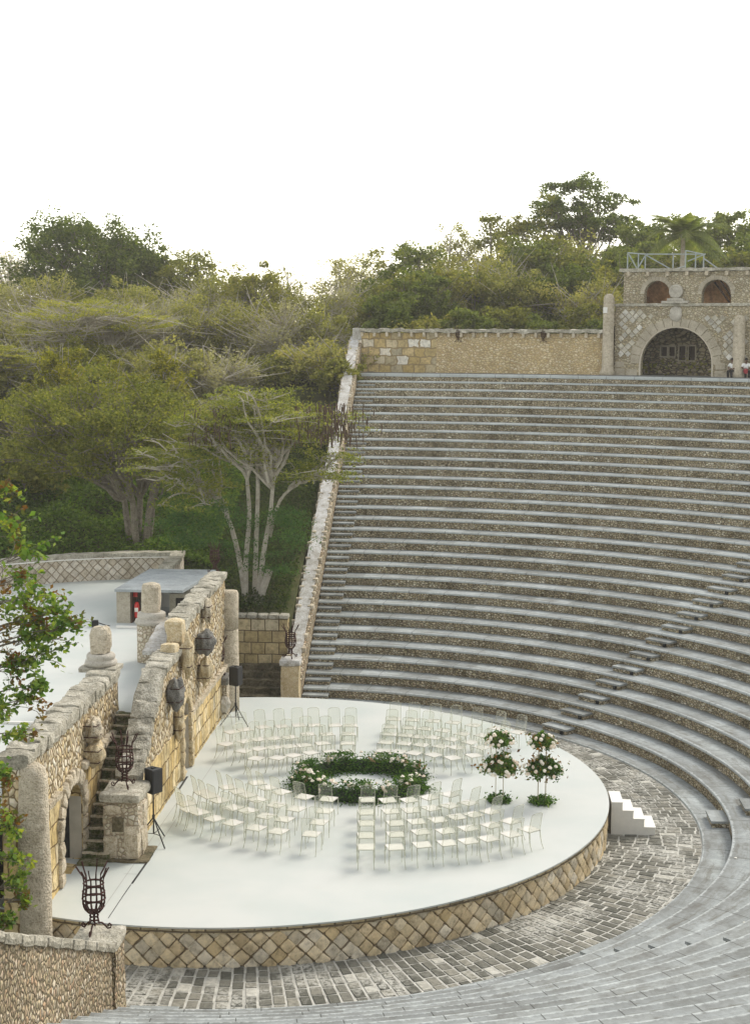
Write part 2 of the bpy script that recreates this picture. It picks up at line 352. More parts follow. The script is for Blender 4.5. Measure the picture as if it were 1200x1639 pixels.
# ------------------------------------------------------------------ mesh helpers
class MB:
    def __init__(s): s.v = []; s.f = []; s.uv = None
    def add(s, vs, fs):
        o = len(s.v); s.v += [tuple(a) for a in vs]; s.f += [tuple(o + i for i in f) for f in fs]; return s
    def box(s, x0, x1, y0, y1, z0, z1, T=None):
        vs = [Vector((x, y, z)) for z in (z0, z1) for y in (y0, y1) for x in (x0, x1)]
        if T: vs = [T @ a for a in vs]
        return s.add(vs, [(0, 2, 3, 1), (4, 5, 7, 6), (0, 1, 5, 4), (2, 6, 7, 3), (0, 4, 6, 2), (1, 3, 7, 5)])
    def rbox(s, x0, x1, y0, y1, z0, z1, step=.15, amp=.03, fr=3.0, T=None, seed=0, rnd=.0):
        # a rough box: gridded faces pushed by noise that is continuous across the edges
        nx, ny, nz = [max(1, int(round((b - a) / step))) for a, b in ((x0, x1), (y0, y1), (z0, z1))]
        cx, cy, cz = (x0 + x1) / 2, (y0 + y1) / 2, (z0 + z1) / 2
        hx, hy, hz = (x1 - x0) / 2, (y1 - y0) / 2, (z1 - z0) / 2
        def P(x, y, z):
            p = Vector((x, y, z))
            if rnd:
                # round off corners: count how close to each face pair
                e = [max(0, abs(x - cx) - (hx - rnd)), max(0, abs(y - cy) - (hy - rnd)), max(0, abs(z - cz) - (hz - rnd))]
                L = math.sqrt(sum(q * q for q in e))
                if L > rnd:
                    k = rnd / L
                    p = Vector((x - math.copysign(e[0] * (1 - k), x - cx), y - math.copysign(e[1] * (1 - k), y - cy), z - math.copysign(e[2] * (1 - k), z - cz)))
            q = noise.noise_vector((p + Vector((seed * 7.3, 0, 0))) * fr)
            p = p + q * amp
            return T @ p if T else p
        def face(fn, na, nb, flip):
            vs = [fn(i / na, j / nb) for j in range(nb + 1) for i in range(na + 1)]
            fs = []
            for j in range(nb):
                for i in range(na):
                    a = j * (na + 1) + i; q = (a, a + 1, a + na + 2, a + na + 1)
                    fs.append(q[::-1] if flip else q)
            s.add(vs, fs)
        L = lambda a, b, t: a + (b - a) * t
        face(lambda a, b: P(L(x0, x1, a), L(y0, y1, b), z0), nx, ny, True)
        face(lambda a, b: P(L(x0, x1, a), L(y0, y1, b), z1), nx, ny, False)
        face(lambda a, b: P(L(x0, x1, a), y0, L(z0, z1, b)), nx, nz, False)
        face(lambda a, b: P(L(x0, x1, a), y1, L(z0, z1, b)), nx, nz, True)
        face(lambda a, b: P(x0, L(y0, y1, a), L(z0, z1, b)), ny, nz, True)
        face(lambda a, b: P(x1, L(y0, y1, a), L(z0, z1, b)), ny, nz, False)
        return s
    def tube(s, pts, rad, n=6, cap=True):
        pts = [Vector(p) for p in pts]
        if not hasattr(rad, '__len__'): rad = [rad] * len(pts)
        o = len(s.v); up = Vector((.31, .17, .93))
        for i, p in enumerate(pts):
            d = (pts[min(i + 1, len(pts) - 1)] - pts[max(i - 1, 0)])
            if d.length < 1e-9: d = Vector((0, 0, 1))
            d.normalize()
            a = d.cross(up)
            if a.length < .05: a = d.cross(Vector((1, 0, 0)))
            a.normalize(); b = d.cross(a)
            for k in range(n):
                t = 2 * pi * k / n; q = p + (a * math.cos(t) + b * math.sin(t)) * rad[i]
                s.v.append(tuple(q))
        for i in range(len(pts) - 1):
            for k in range(n):
                k2 = (k + 1) % n
                s.f.append((o + i * n + k, o + i * n + k2, o + (i + 1) * n + k2, o + (i + 1) * n + k))
        if cap:
            s.f.append(tuple(o + k for k in range(n))[::-1]); e = o + (len(pts) - 1) * n
            s.f.append(tuple(e + k for k in range(n)))
        return s
    def lathe(s, prof, c=(0, 0, 0), n=20, amp=0, fr=4, seed=0):
        o = len(s.v)
        for r, z in prof:
            for k in range(n):
                t = 2 * pi * k / n; p = Vector((c[0] + r * math.cos(t), c[1] + r * math.sin(t), c[2] + z))
                if amp: p = p + noise.noise_vector((p + Vector((seed * 3.1, 0, 0))) * fr) * amp
                s.v.append(tuple(p))
        for i in range(len(prof) - 1):
            for k in range(n):
                k2 = (k + 1) % n
                s.f.append((o + i * n + k, o + i * n + k2, o + (i + 1) * n + k2, o + (i + 1) * n + k))
        s.f.append(tuple(o + k for k in range(n))[::-1]); e = o + (len(prof) - 1) * n
        s.f.append(tuple(e + k for k in range(n)))
        return s
    def blob(s, c, r, amp=.2, fr=2.0, seed=0, n=10, T=None):
        c = Vector(c); o = len(s.v); m_ = n
        for i in range(1, m_):
            ph = pi * i / m_
            for k in range(2 * n):
                t = pi * k / n
                d = Vector((math.sin(ph) * math.cos(t), math.sin(ph) * math.sin(t), math.cos(ph)))
                g = 1 + amp * noise.noise(d * fr + Vector((seed * 5.7, seed, 0)))
                p = Vector((d.x * r[0], d.y * r[1], d.z * r[2])) * g
                if T: p = T @ p
                s.v.append(tuple(c + p))
        W = 2 * n
        for i in range(m_ - 2):
            for k in range(W):
                k2 = (k + 1) % W
                s.f.append((o + i * W + k, o + (i + 1) * W + k, o + (i + 1) * W + k2, o + i * W + k2))
        s.f.append(tuple(o + k for k in range(W))); e = o + (m_ - 2) * W
        s.f.append(tuple(e + k for k in range(W))[::-1])
        return s
    def build(s, name, mat, parent=None, smooth=False, uvf=None):
        me = bpy.data.meshes.new(name); me.from_pydata(s.v, [], s.f); me.materials.append(MAT[mat] if isinstance(mat, str) else mat)
        uv = me.uv_layers.new(name='UVMap')
        co = np.array(s.v, dtype=np.float64)
        ld = np.zeros(len(me.loops) * 2, dtype=np.float32)
        k = 0
        if uvf:
            cache = [uvf(a) for a in s.v]
        for f in s.f:
            if uvf:
                for i in f: ld[k:k + 2] = cache[i]; k += 2
            else:
                a = co[f[1]] - co[f[0]]; b = co[f[-1]] - co[f[0]]
                nn = np.abs(np.array([a[1] * b[2] - a[2] * b[1], a[2] * b[0] - a[0] * b[2], a[0] * b[1] - a[1] * b[0]]))
                ax = int(np.argmax(nn)); ij = ((1, 2), (0, 2), (0, 1))[ax]
                for i in f: ld[k] = co[i][ij[0]]; ld[k + 1] = co[i][ij[1]]; k += 2
        uv.data.foreach_set('uv', ld)
        if smooth: me.polygons.foreach_set('use_smooth', [True] * len(me.polygons))
        me.update()
        o = bpy.data.objects.new(name, me); col.objects.link(o)
        if parent: o.parent = parent
        return o

def quads(name, V, mat, parent=None):
    """V: (n,4,3) array -> one mesh of loose quads"""
    n = len(V); me = bpy.data.meshes.new(name)
    me.vertices.add(4 * n); me.vertices.foreach_set('co', V.astype(np.float32).ravel())
    me.loops.add(4 * n); me.loops.foreach_set('vertex_index', np.arange(4 * n, dtype=np.int32))
    me.polygons.add(n); me.polygons.foreach_set('loop_start', np.arange(0, 4 * n, 4, dtype=np.int32))
    me.polygons.foreach_set('loop_total', np.full(n, 4, dtype=np.int32))
    me.materials.append(MAT[mat]); me.update(calc_edges=True)
    o = bpy.data.objects.new(name, me); col.objects.link(o)
    if parent: o.parent = parent
    return o
def leafquads(P, size, rng, up=.5, aspect=.5, drop=0, N=None):
    n = len(P)
    d = rng.normal(size=(n, 3)); d[:, 2] *= .6; d[:, 2] -= drop; d /= np.linalg.norm(d, axis=1)[:, None]
    nn = rng.normal(size=(n, 3)) * (.55 if N is not None else 1); nn[:, 2] += up * 2
    if N is not None: nn += N * 1.5
    b = np.cross(nn, d); b /= np.linalg.norm(b, axis=1)[:, None] + 1e-9
    s_ = size * rng.uniform(.6, 1.4, n)[:, None]
    a = P - d * s_ * .5; c = P + d * s_ * .5
    l = P + b * s_ * aspect * .5 - d * s_ * .08; r = P - b * s_ * aspect * .5 - d * s_ * .08
    return np.stack([a, l, c, r], 1)

def bez(a, b, c, n):
    return [a * (1 - t) ** 2 + b * 2 * t * (1 - t) + c * t * t for t in [i / n for i in range(n + 1)]]

# ================================================================== GROUND
RI, DT, HT, Z30, RP = 12.9616, .8976, .368, .4187, 12.2296
NT = 30
def hill(x, y):
    r = math.hypot(x, y)
    base = float(np.interp(y, [14.6, 18, 22, 30, 42, 60, 90], [2.6, 3.3, 4.6, 7.0, 10.6, 11.5, 12.0]))
    if y < 14.6: base = 0 if x > -17 else 2.0
    if x > -.72:
        if y < 41 or r < 41.9: return -.15 if r < 41.7 else 10.9
        return 10.95 + min(1.0, (r - 41.9) * .05)
    if x > -6 and y < 14.55: return -.15
    return base + .25 * noise.noise(Vector((x * .2, y * .2, 0)))
xs = sorted(set([-400, -250, -150, -100, -70, -50] + [x * 1.0 for x in range(-40, -6)] + [-6 + .5 * i for i in range(0, 11)] + [-.75, -.68] + [x * .9 for x in range(0, 56)] + [60, 80, 120, 250, 400]))
ys = sorted(set([-400, -200, -100, -70] + [y * .9 for y in range(-60, 17)] + [14.5, 14.62] + [15 + .7 * i for i in range(0, 50)] + [52, 56, 62, 70, 80, 100, 150, 250, 400, 700]))
g = MB(); nx = len(xs)
g.v = [(x, y, hill(x, y)) for y in ys for x in xs]
g.f = [(j * nx + i, j * nx + i + 1, (j + 1) * nx + i + 1, (j + 1) * nx + i) for j in range(len(ys) - 1) for i in range(nx - 1)]
tag(g.build('ground', 'ground'), kind='structure')

# paving of the orchestra
NS = 96
p = MB()
rr = [5, 8, 9.5, 11, RP + .05]
azs = [R(-112 + (112 + 100) * i / NS) for i in range(NS + 1)]
p.v = [(r * math.cos(a), r * math.sin(a), 0.0) for r in rr for a in azs]
p.f = [(j * (NS + 1) + i, (j + 1) * (NS + 1) + i, (j + 1) * (NS + 1) + i + 1, j * (NS + 1) + i + 1) for j in range(len(rr) - 1) for i in range(NS)]
MAT['joint'] = plain('pale_joint', (.44, .43, .385), .9, var=.3, scale=4)
pv = p.build('pavement', 'joint'); tag(pv, kind='structure')
def pavemat():
    m = Mt('paving_block', .9, spec=.2); g = m.n('NewGeometry'); ob = m.coord('Object'); n = m.noise(ob, 10, 7, .75); pat = m.noise(ob, .5, 5, .62)
    c = m.ramp(g.outputs['Random Per Island'], [(0, (.095, .095, .08)), (.4, (.14, .138, .118)), (.75, (.185, .18, .155)), (.93, (.25, .24, .205)), (.96, (.40, .39, .35)), (1, (.46, .45, .41))])
    c = m.mix(.8, c, m.ramp(n, [(.3, (.5, .5, .47)), (.7, (1.5, 1.48, 1.42))]), 'MULTIPLY')
    pm = m.ramp(pat, [(.47, (0, 0, 0)), (.60, (1, 1, 1))])
    c = m.mix(m.math('MULTIPLY', m.math('MULTIPLY', pm, .8), m.ramp(n, [(.42, (0, 0, 0)), (.56, (1, 1, 1))])), c, (.52, .51, .46))
    m.bump(n, .7, .02)
    return m.base(c)
MAT['paving_block'] = pavemat()
rq = random.Random(17); m = MB(); rmid = 11.0; th0 = R(-108); k = 0
while th0 < R(98):
    wdt = rq.uniform(.235, .285); th1 = th0 + wdt / rmid; r = 9.0 + rq.uniform(0, .3)
    while r < RP - .03:
        L_ = rq.uniform(.28, .44); r1 = min(r + L_, RP - .01)
        if r1 - r > .08:
            g_ = .024; ga = g_ / rmid * rq.uniform(.8, 1.5)
            q = [(r + g_, th0 + ga), (r1 - g_, th0 + ga), (r1 - g_, th1 - ga), (r + g_, th1 - ga)]
            j_ = lambda: rq.uniform(-.012, .012)
            pts = [(a * math.cos(b) + j_(), a * math.sin(b) + j_()) for a, b in q]; cx_ = sum(a for a, b in pts) / 4; cy_ = sum(b for a, b in pts) / 4
            pts2 = [(cx_ + (a - cx_) * .93, cy_ + (b - cy_) * .93) for a, b in pts]; hz = rq.uniform(.010, .022)
            m.add([(a, b, -.01) for a, b in pts] + [(a, b, hz * .6) for a, b in pts] + [(a, b, hz) for a, b in pts2],
                  [(8, 9, 10, 11)] + [(i, (i + 1) % 4, (i + 1) % 4 + 4, i + 4) for i in range(4)] + [(i + 4, (i + 1) % 4 + 4, (i + 1) % 4 + 8, i + 8) for i in range(4)])
        r += L_
    th0 = th1; k += 1
tag(m.build('paving_stones', 'paving_block'), kind='structure')

# ================================================================== SEATING
seat = empty('stone_seating', (0, 0, 0), 0, 'curved bank of thirty grey stone seating rows rising around the white stage', 'seating')
XN, XF = -.66, 0.02       # radial end planes on the near and the far side
def azrange(r, n=150):
    a0 = -pi / 2 + XN / r; a1 = pi / 2 - XF / r
    return [a0 + (a1 - a0) * i / n for i in range(n + 1)]
def ring(prof, r0, n=150, az=None):
    """sweep a profile of (r, z) points along the bowl"""
    az = az or azrange(r0, n); m = MB(); k = len(prof)
    m.v = [(r * math.cos(a), r * math.sin(a), z) for a in az for r, z in prof]
    m.f = [(i * k + j, (i + 1) * k + j, (i + 1) * k + j + 1, i * k + j + 1) for i in range(len(az) - 1) for j in range(k - 1)]
    return m
rng0 = random.Random(5)
# apron: the lowest flat ring, a low kerb above the paving
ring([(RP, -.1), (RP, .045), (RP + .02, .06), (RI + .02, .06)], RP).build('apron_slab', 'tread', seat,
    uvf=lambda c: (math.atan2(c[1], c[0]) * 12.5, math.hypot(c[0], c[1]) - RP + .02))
for k in range(NT):
    r = RI + k * DT; z = Z30 + k * HT; zl = .06 if k == 0 else z - HT
    th = .085 if k < NT - 1 else .16
    off = rng0.uniform(0, 1.4)
    dr = DT if k < NT - 1 else 3.2
    wob = [rng0.uniform(-1, 1) for _ in range(4)]
    ris = ring([(r + .035, zl - .03), (r + .035, z - th + .01)], r)
    ro = ris.build('tier', 'riser', seat, uvf=lambda c, k=k: (math.atan2(c[1], c[0]) * (RI + k * DT) + k * 3.3, c[2]))
    a = ring([(r + .04, z - th), (r + .012, z - th), (r - .0, z - th + .02), (r, z - .03), (r + .008, z - .01), (r + .03, z), (r + dr * .4, z), (r + dr + .04, z)], r)
    a.v = [(x, y, q + .006 * noise.noise(Vector((x * 1.1, y * 1.1, k)))) for x, y, q in a.v]
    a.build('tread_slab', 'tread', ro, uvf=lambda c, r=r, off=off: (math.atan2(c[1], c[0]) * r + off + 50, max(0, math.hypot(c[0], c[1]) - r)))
# half-height step blocks of the aisles
def step_block(k, az, wdt, lamp=False, depth=.44):
    r = RI + k * DT; z0 = .06 if k == 0 else Z30 + (k - 1) * HT
    T = Matrix.Rotation(az, 4, 'Z')
    m = MB(); m.box(r - depth + .03, r + .03, -wdt / 2 + .02, wdt / 2 - .02, z0, z0 + .125, T)
    b = m.build('step', 'riser', seat)
    t = MB(); j = rng0.uniform(-.02, .02)
    t.rbox(r - depth + j, r + .034, -wdt / 2, wdt / 2, z0 + .125, z0 + .188, .22, .008, 3, T, seed=k)
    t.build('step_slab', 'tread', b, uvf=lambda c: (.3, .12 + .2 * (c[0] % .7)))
    if lamp:
        l = MB(); l.box(r - depth - .03, r - depth + .02, -wdt / 2 + .12, -wdt / 2 + .24, z0 + .01, z0 + .12, T)
        lo = l.build('step_lamp', 'black', b)
        l2 = MB(); l2.box(r - depth - .036, r - depth - .03, -wdt / 2 + .15, -wdt / 2 + .21, z0 + .04, z0 + .095, T)
        # lens belongs to the same small fitting
        me = lo.data; me.materials.append(MAT['lamp'])
        n0 = len(me.polygons)
for k in range(NT - 1):
    r = RI + k * DT
    step_block(k, pi / 2 - (.50 / r), .92)
for k in range(NT - 1):
    step_block(k, R(45.2) , 1.05, lamp=(k < 14))
for k in range(10):
    step_block(k, R(0.0), .95)
for k in range(12):
    step_block(k, R(-45.5), 1.05)
for k in range(5):
    r = RI + k * DT
    step_block(k, -pi / 2 + .0 / r, .95)
sp = [(11.98, -4.69, .06), (11.48, -5.59, .06), (12.04, -6.47, .419), (11.78, -6.93, .419), (11.92, -8.2, .787), (11.58, -8.58, .787), (11.23, -8.99, .787), (11.71, -9.74, 1.155), (10.3, -7.37, .06), (10.8, -8.16, .419), (10.46, -8.58, .419), (12.58, -3.8, .419), (12.3, -6.02, .419), (9.96, -7.77, .06)]
for x, y, z in sp:
    l = MB(); l.lathe([(.035, 0), (.035, .014), (.02, .02)], (x, y, z + .004), 10)
    l.build('step_light', 'lamp', seat)

# ================================================================== STAGE
SC, SR, SZ = (-.122, -.376), 9.86, .90
stg = empty('round_stage', (0, 0, 0), 0, 'round white painted stage with a diamond-pattern stone retaining wall', 'stage')
a0 = -math.acos(-4.0 / SR) ; N_ = 140
azs = [a0 + (-2 * a0) * i / N_ for i in range(N_ + 1)]
f = MB(); f.v = [(SC[0] + (SR + .02) * math.cos(a), SC[1] + (SR + .02) * math.sin(a), SZ) for a in azs] + [(SC[0] + (SR + .02) * math.cos(a), SC[1] + (SR + .02) * math.sin(a), SZ - .035) for a in azs]
n1 = len(azs)
f.f = [tuple(range(n1))] + [(i, i + n1, i + 1 + n1, i + 1) for i in range(n1 - 1)]
f.build('stage_floor', 'floor', stg)
def swall(z0, z1, r, mat, name, amp, nz):
    m = MB(); rows = [z0 + (z1 - z0) * j / nz for j in range(nz + 1)]; A = [a0 + (-2 * a0) * i / 420 for i in range(421)]
    for zz in rows:
        for a in A:
            q = amp * noise.noise(Vector((math.cos(a) * 30, math.sin(a) * 30, zz * 4)))
            m.v.append((SC[0] + (r + q) * math.cos(a), SC[1] + (r + q) * math.sin(a), zz))
    L = len(A)
    m.f = [(j * L + i, j * L + i + 1, (j + 1) * L + i + 1, (j + 1) * L + i) for j in range(nz) for i in range(L - 1)]
    return m.build(name, mat, stg, uvf=lambda c: (math.atan2(c[1] - SC[1], c[0] - SC[0]) * SR, c[2] + .13))
def stonemat(name, cols, scale=7, gr=.5, rough=.92):
    m = Mt(name, rough, spec=.15); g = m.n('NewGeometry'); ob = m.coord('Object'); n = m.noise(ob, scale, 7, .7)
    k = len(cols); c = m.ramp(g.outputs['Random Per Island'], [(i / (k - 1), q) for i, q in enumerate(cols)])
    c = m.mix(.9, c, m.ramp(n, [(.28, (.38, .36, .33)), (.5, (1, 1, 1)), (.74, (1.3, 1.27, 1.2))]), 'MULTIPLY')
    c = grime(m, c, gr, .9); m.bump(n, .9, .03)
    return m.base(c)
MAT['diamond_block'] = stonemat('diamond_block', [(.52, .41, .25), (.68, .55, .35), (.78, .67, .48), (.62, .48, .27), (.84, .76, .61), (.54, .48, .37), (.74, .60, .37)], 6)
MAT['mortar'] = plain('dark_mortar', (.22, .175, .115), .95, var=.3, scale=8)
swall(-.05, SZ - .13, SR - .075, 'mortar', 'retaining_wall', .01, 3)
m = MB(); rq = random.Random(31); dg = .192; s_len = -2 * a0 * SR; z_lo, z_hi = 0.0, SZ - .135
def stagep(s, z, off): a = a0 + s / SR; return ((SR - .05 + off) * math.cos(a) + SC[0], (SR - .05 + off) * math.sin(a) + SC[1], z)
row = 0; zc = .03
while zc - dg < z_hi:
    sc = (dg if row % 2 else 0)
    while sc < s_len:
        hw, hh_ = dg * rq.uniform(.87, .99), dg * rq.uniform(.87, .99); cs, cz_ = sc + rq.uniform(-.018, .018), zc + rq.uniform(-.014, .014)
        pts = []
        for k in range(4):
            c0 = [(hw, 0), (0, hh_), (-hw, 0), (0, -hh_)]; p0, p1 = c0[k], c0[(k + 1) % 4]
            for t in (.10, .5, .90): pts.append((cs + p0[0] * (1 - t) + p1[0] * t + rq.uniform(-.008, .008), cz_ + p0[1] * (1 - t) + p1[1] * t + rq.uniform(-.008, .008)))
        cl = lambda z: min(max(z, z_lo - .03), z_hi)
        if max(p[1] for p in pts) > z_lo and min(p[1] for p in pts) < z_hi - .02:
            n_ = len(pts); pr2 = rq.uniform(.02, .05)
            rings = [(1.0, -.03), (1.0, pr2 * .5), (.82, pr2), (.4, pr2 * 1.15)]
            vs = [stagep(cs + (p[0] - cs) * f_, cl(cz_ + (p[1] - cz_) * f_), o_) for f_, o_ in rings for p in pts]
            vs.append(stagep(cs, cl(cz_), pr2 * 1.2))
            fs = [(r_ * n_ + i, r_ * n_ + (i + 1) % n_, (r_ + 1) * n_ + (i + 1) % n_, (r_ + 1) * n_ + i) for r_ in range(3) for i in range(n_)]
            fs += [(3 * n_ + i, 3 * n_ + (i + 1) % n_, 4 * n_) for i in range(n_)]
            m.add(vs, fs)
        sc += 2 * dg
    zc += dg; row += 1
m.build('diamond_facing', 'diamond_block', stg)
m = MB()
A = [a0 + (-2 * a0) * i / 420 for i in range(421)]
for a in A:
    q = .02 * noise.noise(Vector((math.cos(a) * 60, math.sin(a) * 60, 2)))
    for r_, z_ in ((SR - .03, SZ - .14), (SR + .005 + q, SZ - .135), (SR + .01 + q, SZ - .036), (SR - .03, SZ - .036)):
        m.v.append((SC[0] + r_ * math.cos(a), SC[1] + r_ * math.sin(a), z_))
m.f = [(i * 4 + j, (i + 1) * 4 + j, (i + 1) * 4 + j + 1, i * 4 + j + 1) for i in range(420) for j in range(3)]
MAT['edge'] = blocks('edge_course', .34, .2, [(.26, .22, .14), (.46, .38, .23), (.58, .48, .30), (.38, .34, .26)], (.14, .11, .07), mort=.02, gr=.5)
m.build('edge_course', 'edge', stg, uvf=lambda c: (math.atan2(c[1] - SC[1], c[0] - SC[0]) * SR, c[2]))
# floor slots and seams along the line of the old wall
def strip(name, a, b, w_, mat, z=SZ + .004):
    a = Vector((*a, 0)); b = Vector((*b, 0)); d = (b - a).normalized(); n = Vector((-d.y, d.x, 0)) * w_ / 2
    m = MB(); m.add([(a - n) + Vector((0, 0, z)), (b - n) + Vector((0, 0, z)), (b + n) + Vector((0, 0, z)), (a + n) + Vector((0, 0, z))], [(0, 3, 2, 1)])
    return m.build(name, mat, stg)
strip('floor_slot', (-1.50, -7.9), (-1.44, -6.0), .05, 'slot')
strip('floor_slot', (-1.80, -.95), (-1.80, .25), .06, 'slot')
strip('floor_slot', (-1.53, -8.7), (-1.51, -7.95), .022, 'slot')
strip('floor_seam', (-1.55, -9.9), (-1.53, -8.7), .018, 'slot')
strip('floor_seam', (-1.44, -6.0), (-1.22, 4.5), .014, 'seam')
strip('floor_seam', (-1.80, -9.9), (-1.62, -1.5), .014, 'seam')
strip('floor_seam', (-1.82, -7.3), (-1.5, -7.3), .014, 'seam')

# portable white steps
st = empty('portable_steps', (9.80, -1.0, 0), R(0), 'white portable four-tread steps against the right edge of the stage', 'steps')
m = MB(); sw, sdp = .95, .29
prof = [(0, 0), (0, .88), (.29, .88), (.29, .66), (.58, .66), (.58, .44), (.87, .44), (.87, .22), (1.16, .22), (1.16, 0)]
m2 = MB(); n = len(prof)
m2.v = [(x, -sw / 2 + .4, z) for x, z in prof] + [(x, sw / 2 + .4, z) for x, z in prof]
m2.f = [tuple(range(n)), tuple(range(2 * n - 1, n - 1, -1))] + [(i, i + n, (i + 1) % n + n, (i + 1) % n) for i in range(n)]
m2.build('stair_box', 'warm_white', st)
for i in range(4):
    t = MB(); t.box(.29 * i - .0, .29 * i + .305, -sw / 2 + .385, sw / 2 + .415, .883 - .22 * i, .90 - .22 * i)
    t.build('tread', 'white', st)

# ================================================================== WALLS
def arch_wall(t0, t1, top, z0, thick, opens=(), dt=.12, dz=.16, amp=.015, seed=0, fmap=None):
    """wall with arched openings; opens = (centre, half width, base z, spring z, rise). returns MB in (t, d, z)"""
    def oh(t):
        for c, hw, zb, zs, rise in opens:
            if abs(t - c) <= hw + 1e-6:
                return zb, zs + rise * math.sqrt(max(0, 1 - ((t - c) / hw) ** 2))
        return None
    ts = set(np.round(np.linspace(t0, t1, max(2, int((t1 - t0) / dt) + 1)), 4))
    for c, hw, zb, zs, rise in opens:
        ts = {t for t in ts if abs(t - c) > hw + .02}
        ts |= set(np.round([c - hw * math.cos(pi * i / 14) for i in range(15)], 4))
    ts = sorted(t for t in ts if t0 - 1e-6 <= t <= t1 + 1e-6)
    m = MB()
    topf = top if callable(top) else (lambda t: top)
    def put(quads_):
        for q in quads_: m.add(q, [(0, 1, 2, 3)])
    for a, b in zip(ts[:-1], ts[1:]):
        mid = (a + b) / 2; o = None
        for c, hw, zb, zs, rise in opens:
            if abs(mid - c) < hw: o = (c, hw, zb, zs, rise)
        ha = hb = z0
        if o:
            f_ = lambda t: o[3] + o[4] * math.sqrt(max(0, 1 - ((t - o[0]) / o[1]) ** 2))
            ha, hb = f_(a), f_(b)
            put([((a, 0, ha), (b, 0, hb), (b, thick, hb), (a, thick, ha))])
            if o[2] > z0 + .01:
                put([((a, 0, z0), (b, 0, z0), (b, 0, o[2]), (a, 0, o[2])), ((b, thick, z0), (a, thick, z0), (a, thick, o[2]), (b, thick, o[2])), ((a, 0, o[2]), (b, 0, o[2]), (b, thick, o[2]), (a, thick, o[2]))])
        ta, tb = topf(a), topf(b); nz_ = max(1, int((max(ta, tb) - min(ha, hb)) / dz))
        for j in range(nz_):
            u0, u1 = j / nz_, (j + 1) / nz_
            p = lambda t, h, T_, u: (h + (T_ - h) * u)
            put([((a, 0, p(a, ha, ta, u0)), (b, 0, p(b, hb, tb, u0)), (b, 0, p(b, hb, tb, u1)), (a, 0, p(a, ha, ta, u1))),
                 ((b, thick, p(b, hb, tb, u0)), (a, thick, p(a, ha, ta, u0)), (a, thick, p(a, ha, ta, u1)), (b, thick, p(b, hb, tb, u1)))])
        put([((a, 0, ta), (b, 0, tb), (b, thick, tb), (a, thick, ta))])
    for c, hw, zb, zs, rise in opens:
        put([((c - hw, 0, zb), (c - hw, thick, zb), (c - hw, thick, zs), (c - hw, 0, zs)), ((c + hw, thick, zb), (c + hw, 0, zb), (c + hw, 0, zs), (c + hw, thick, zs))])
    put([((t0, thick, z0), (t0, 0, z0), (t0, 0, topf(t0)), (t0, thick, topf(t0))), ((t1, 0, z0), (t1, thick, z0), (t1, thick, topf(t1)), (t1, 0, topf(t1)))])
    vs = []
    for v in m.v:
        p = Vector(v); p = p + noise.noise_vector(p * 3.1 + Vector((seed, 0, 0))) * amp
        vs.append(tuple(fmap(p)) if fmap else tuple(p))
    m.v = vs
    return m

# ---- wall A: retaining wall left of the stair, with the arched doorway
mapX = lambda x0: (lambda p: (x0 - p[1], p[0], p[2]))      # t runs along +Y, depth runs to -X, front faces +X
A_ = empty('terrace_wall', (0, 0, 0), 0, 'rough stone terrace wall with an arched doorway left of the mossy stair', 'wall')
XA = -3.02
arch_wall(-10.6, -2.55, lambda t: 4.36 + .10 * noise.noise(Vector((t, 3, 0))), 3.12, .50, (), seed=1, amp=.05, fmap=mapX(XA - .02)).build('upper_face', 'rubble', A_)
arch_wall(-10.6, -2.35, 3.12, 0.0, .52, [(-7.20, .86, .90, 2.20, .72)], seed=2, amp=.03, fmap=mapX(XA)).build('lower_face', 'ashlar_warm', A_)
m = MB()
for i in range(16):
    y0 = -10.65 + i * .505
    m.rbox(XA - .60, XA + .05, y0, y0 + .52, 4.30, 4.585 + .03 * ((i * 7) % 3), .10, .07, 3.4, seed=i * .37, rnd=.05)
m.build('coping', 'coping', A_)
m = MB()
for i in range(9):
    y0 = -6.35 + i * .45
    m.rbox(XA - .1, XA + .14, y0, y0 + .44, 3.02, 3.2, .11, .03, 3, seed=20 + i, rnd=.05)
for i in range(4):
    y0 = -10.3 + i * .5
    m.rbox(XA - .1, XA + .12, y0, y0 + .49, 3.0, 3.16, .11, .03, 3, seed=50 + i, rnd=.05)
m.build('ledge', 'rock', A_)
m = MB()   # voussoirs round the doorway
for i in range(11):
    a = pi * (i + .5) / 11
    T = Matrix.Translation((XA, -7.20 + 1.04 * math.cos(a), 2.20 + .90 * math.sin(a))) @ Matrix.Rotation(a - pi / 2, 4, 'X')
    m.rbox(-.1, .10, -.13, .13, -.17, .19, .09, .035, 4, T, seed=i, rnd=.06)
for s_ in (-1, 1):
    for j in range(4):
        m.rbox(XA - .1, XA + .09, -7.20 + s_ * 1.03 - .16, -7.20 + s_ * 1.03 + .17, .9 + j * .34, 1.23 + j * .34, .1, .035, 4, seed=j + 3, rnd=.06)
m.build('door_surround', 'rock', A_)
m = MB(); m.box(XA - .30, XA - .015, -6.375, -6.35, .9, 2.7); m.build('door_reveal', 'reveal', A_)
m = MB(); m.box(XA - 1.7, XA - .31, -6.38, -6.345, .9, 3.1); m.box(XA - 1.8, XA - 1.7, -8.3, -6.2, .9, 3.1); m.box(XA - 1.7, XA - .53, -8.3, -6.4, 2.98, 3.1); m.build('dark_passage', 'dark', A_)
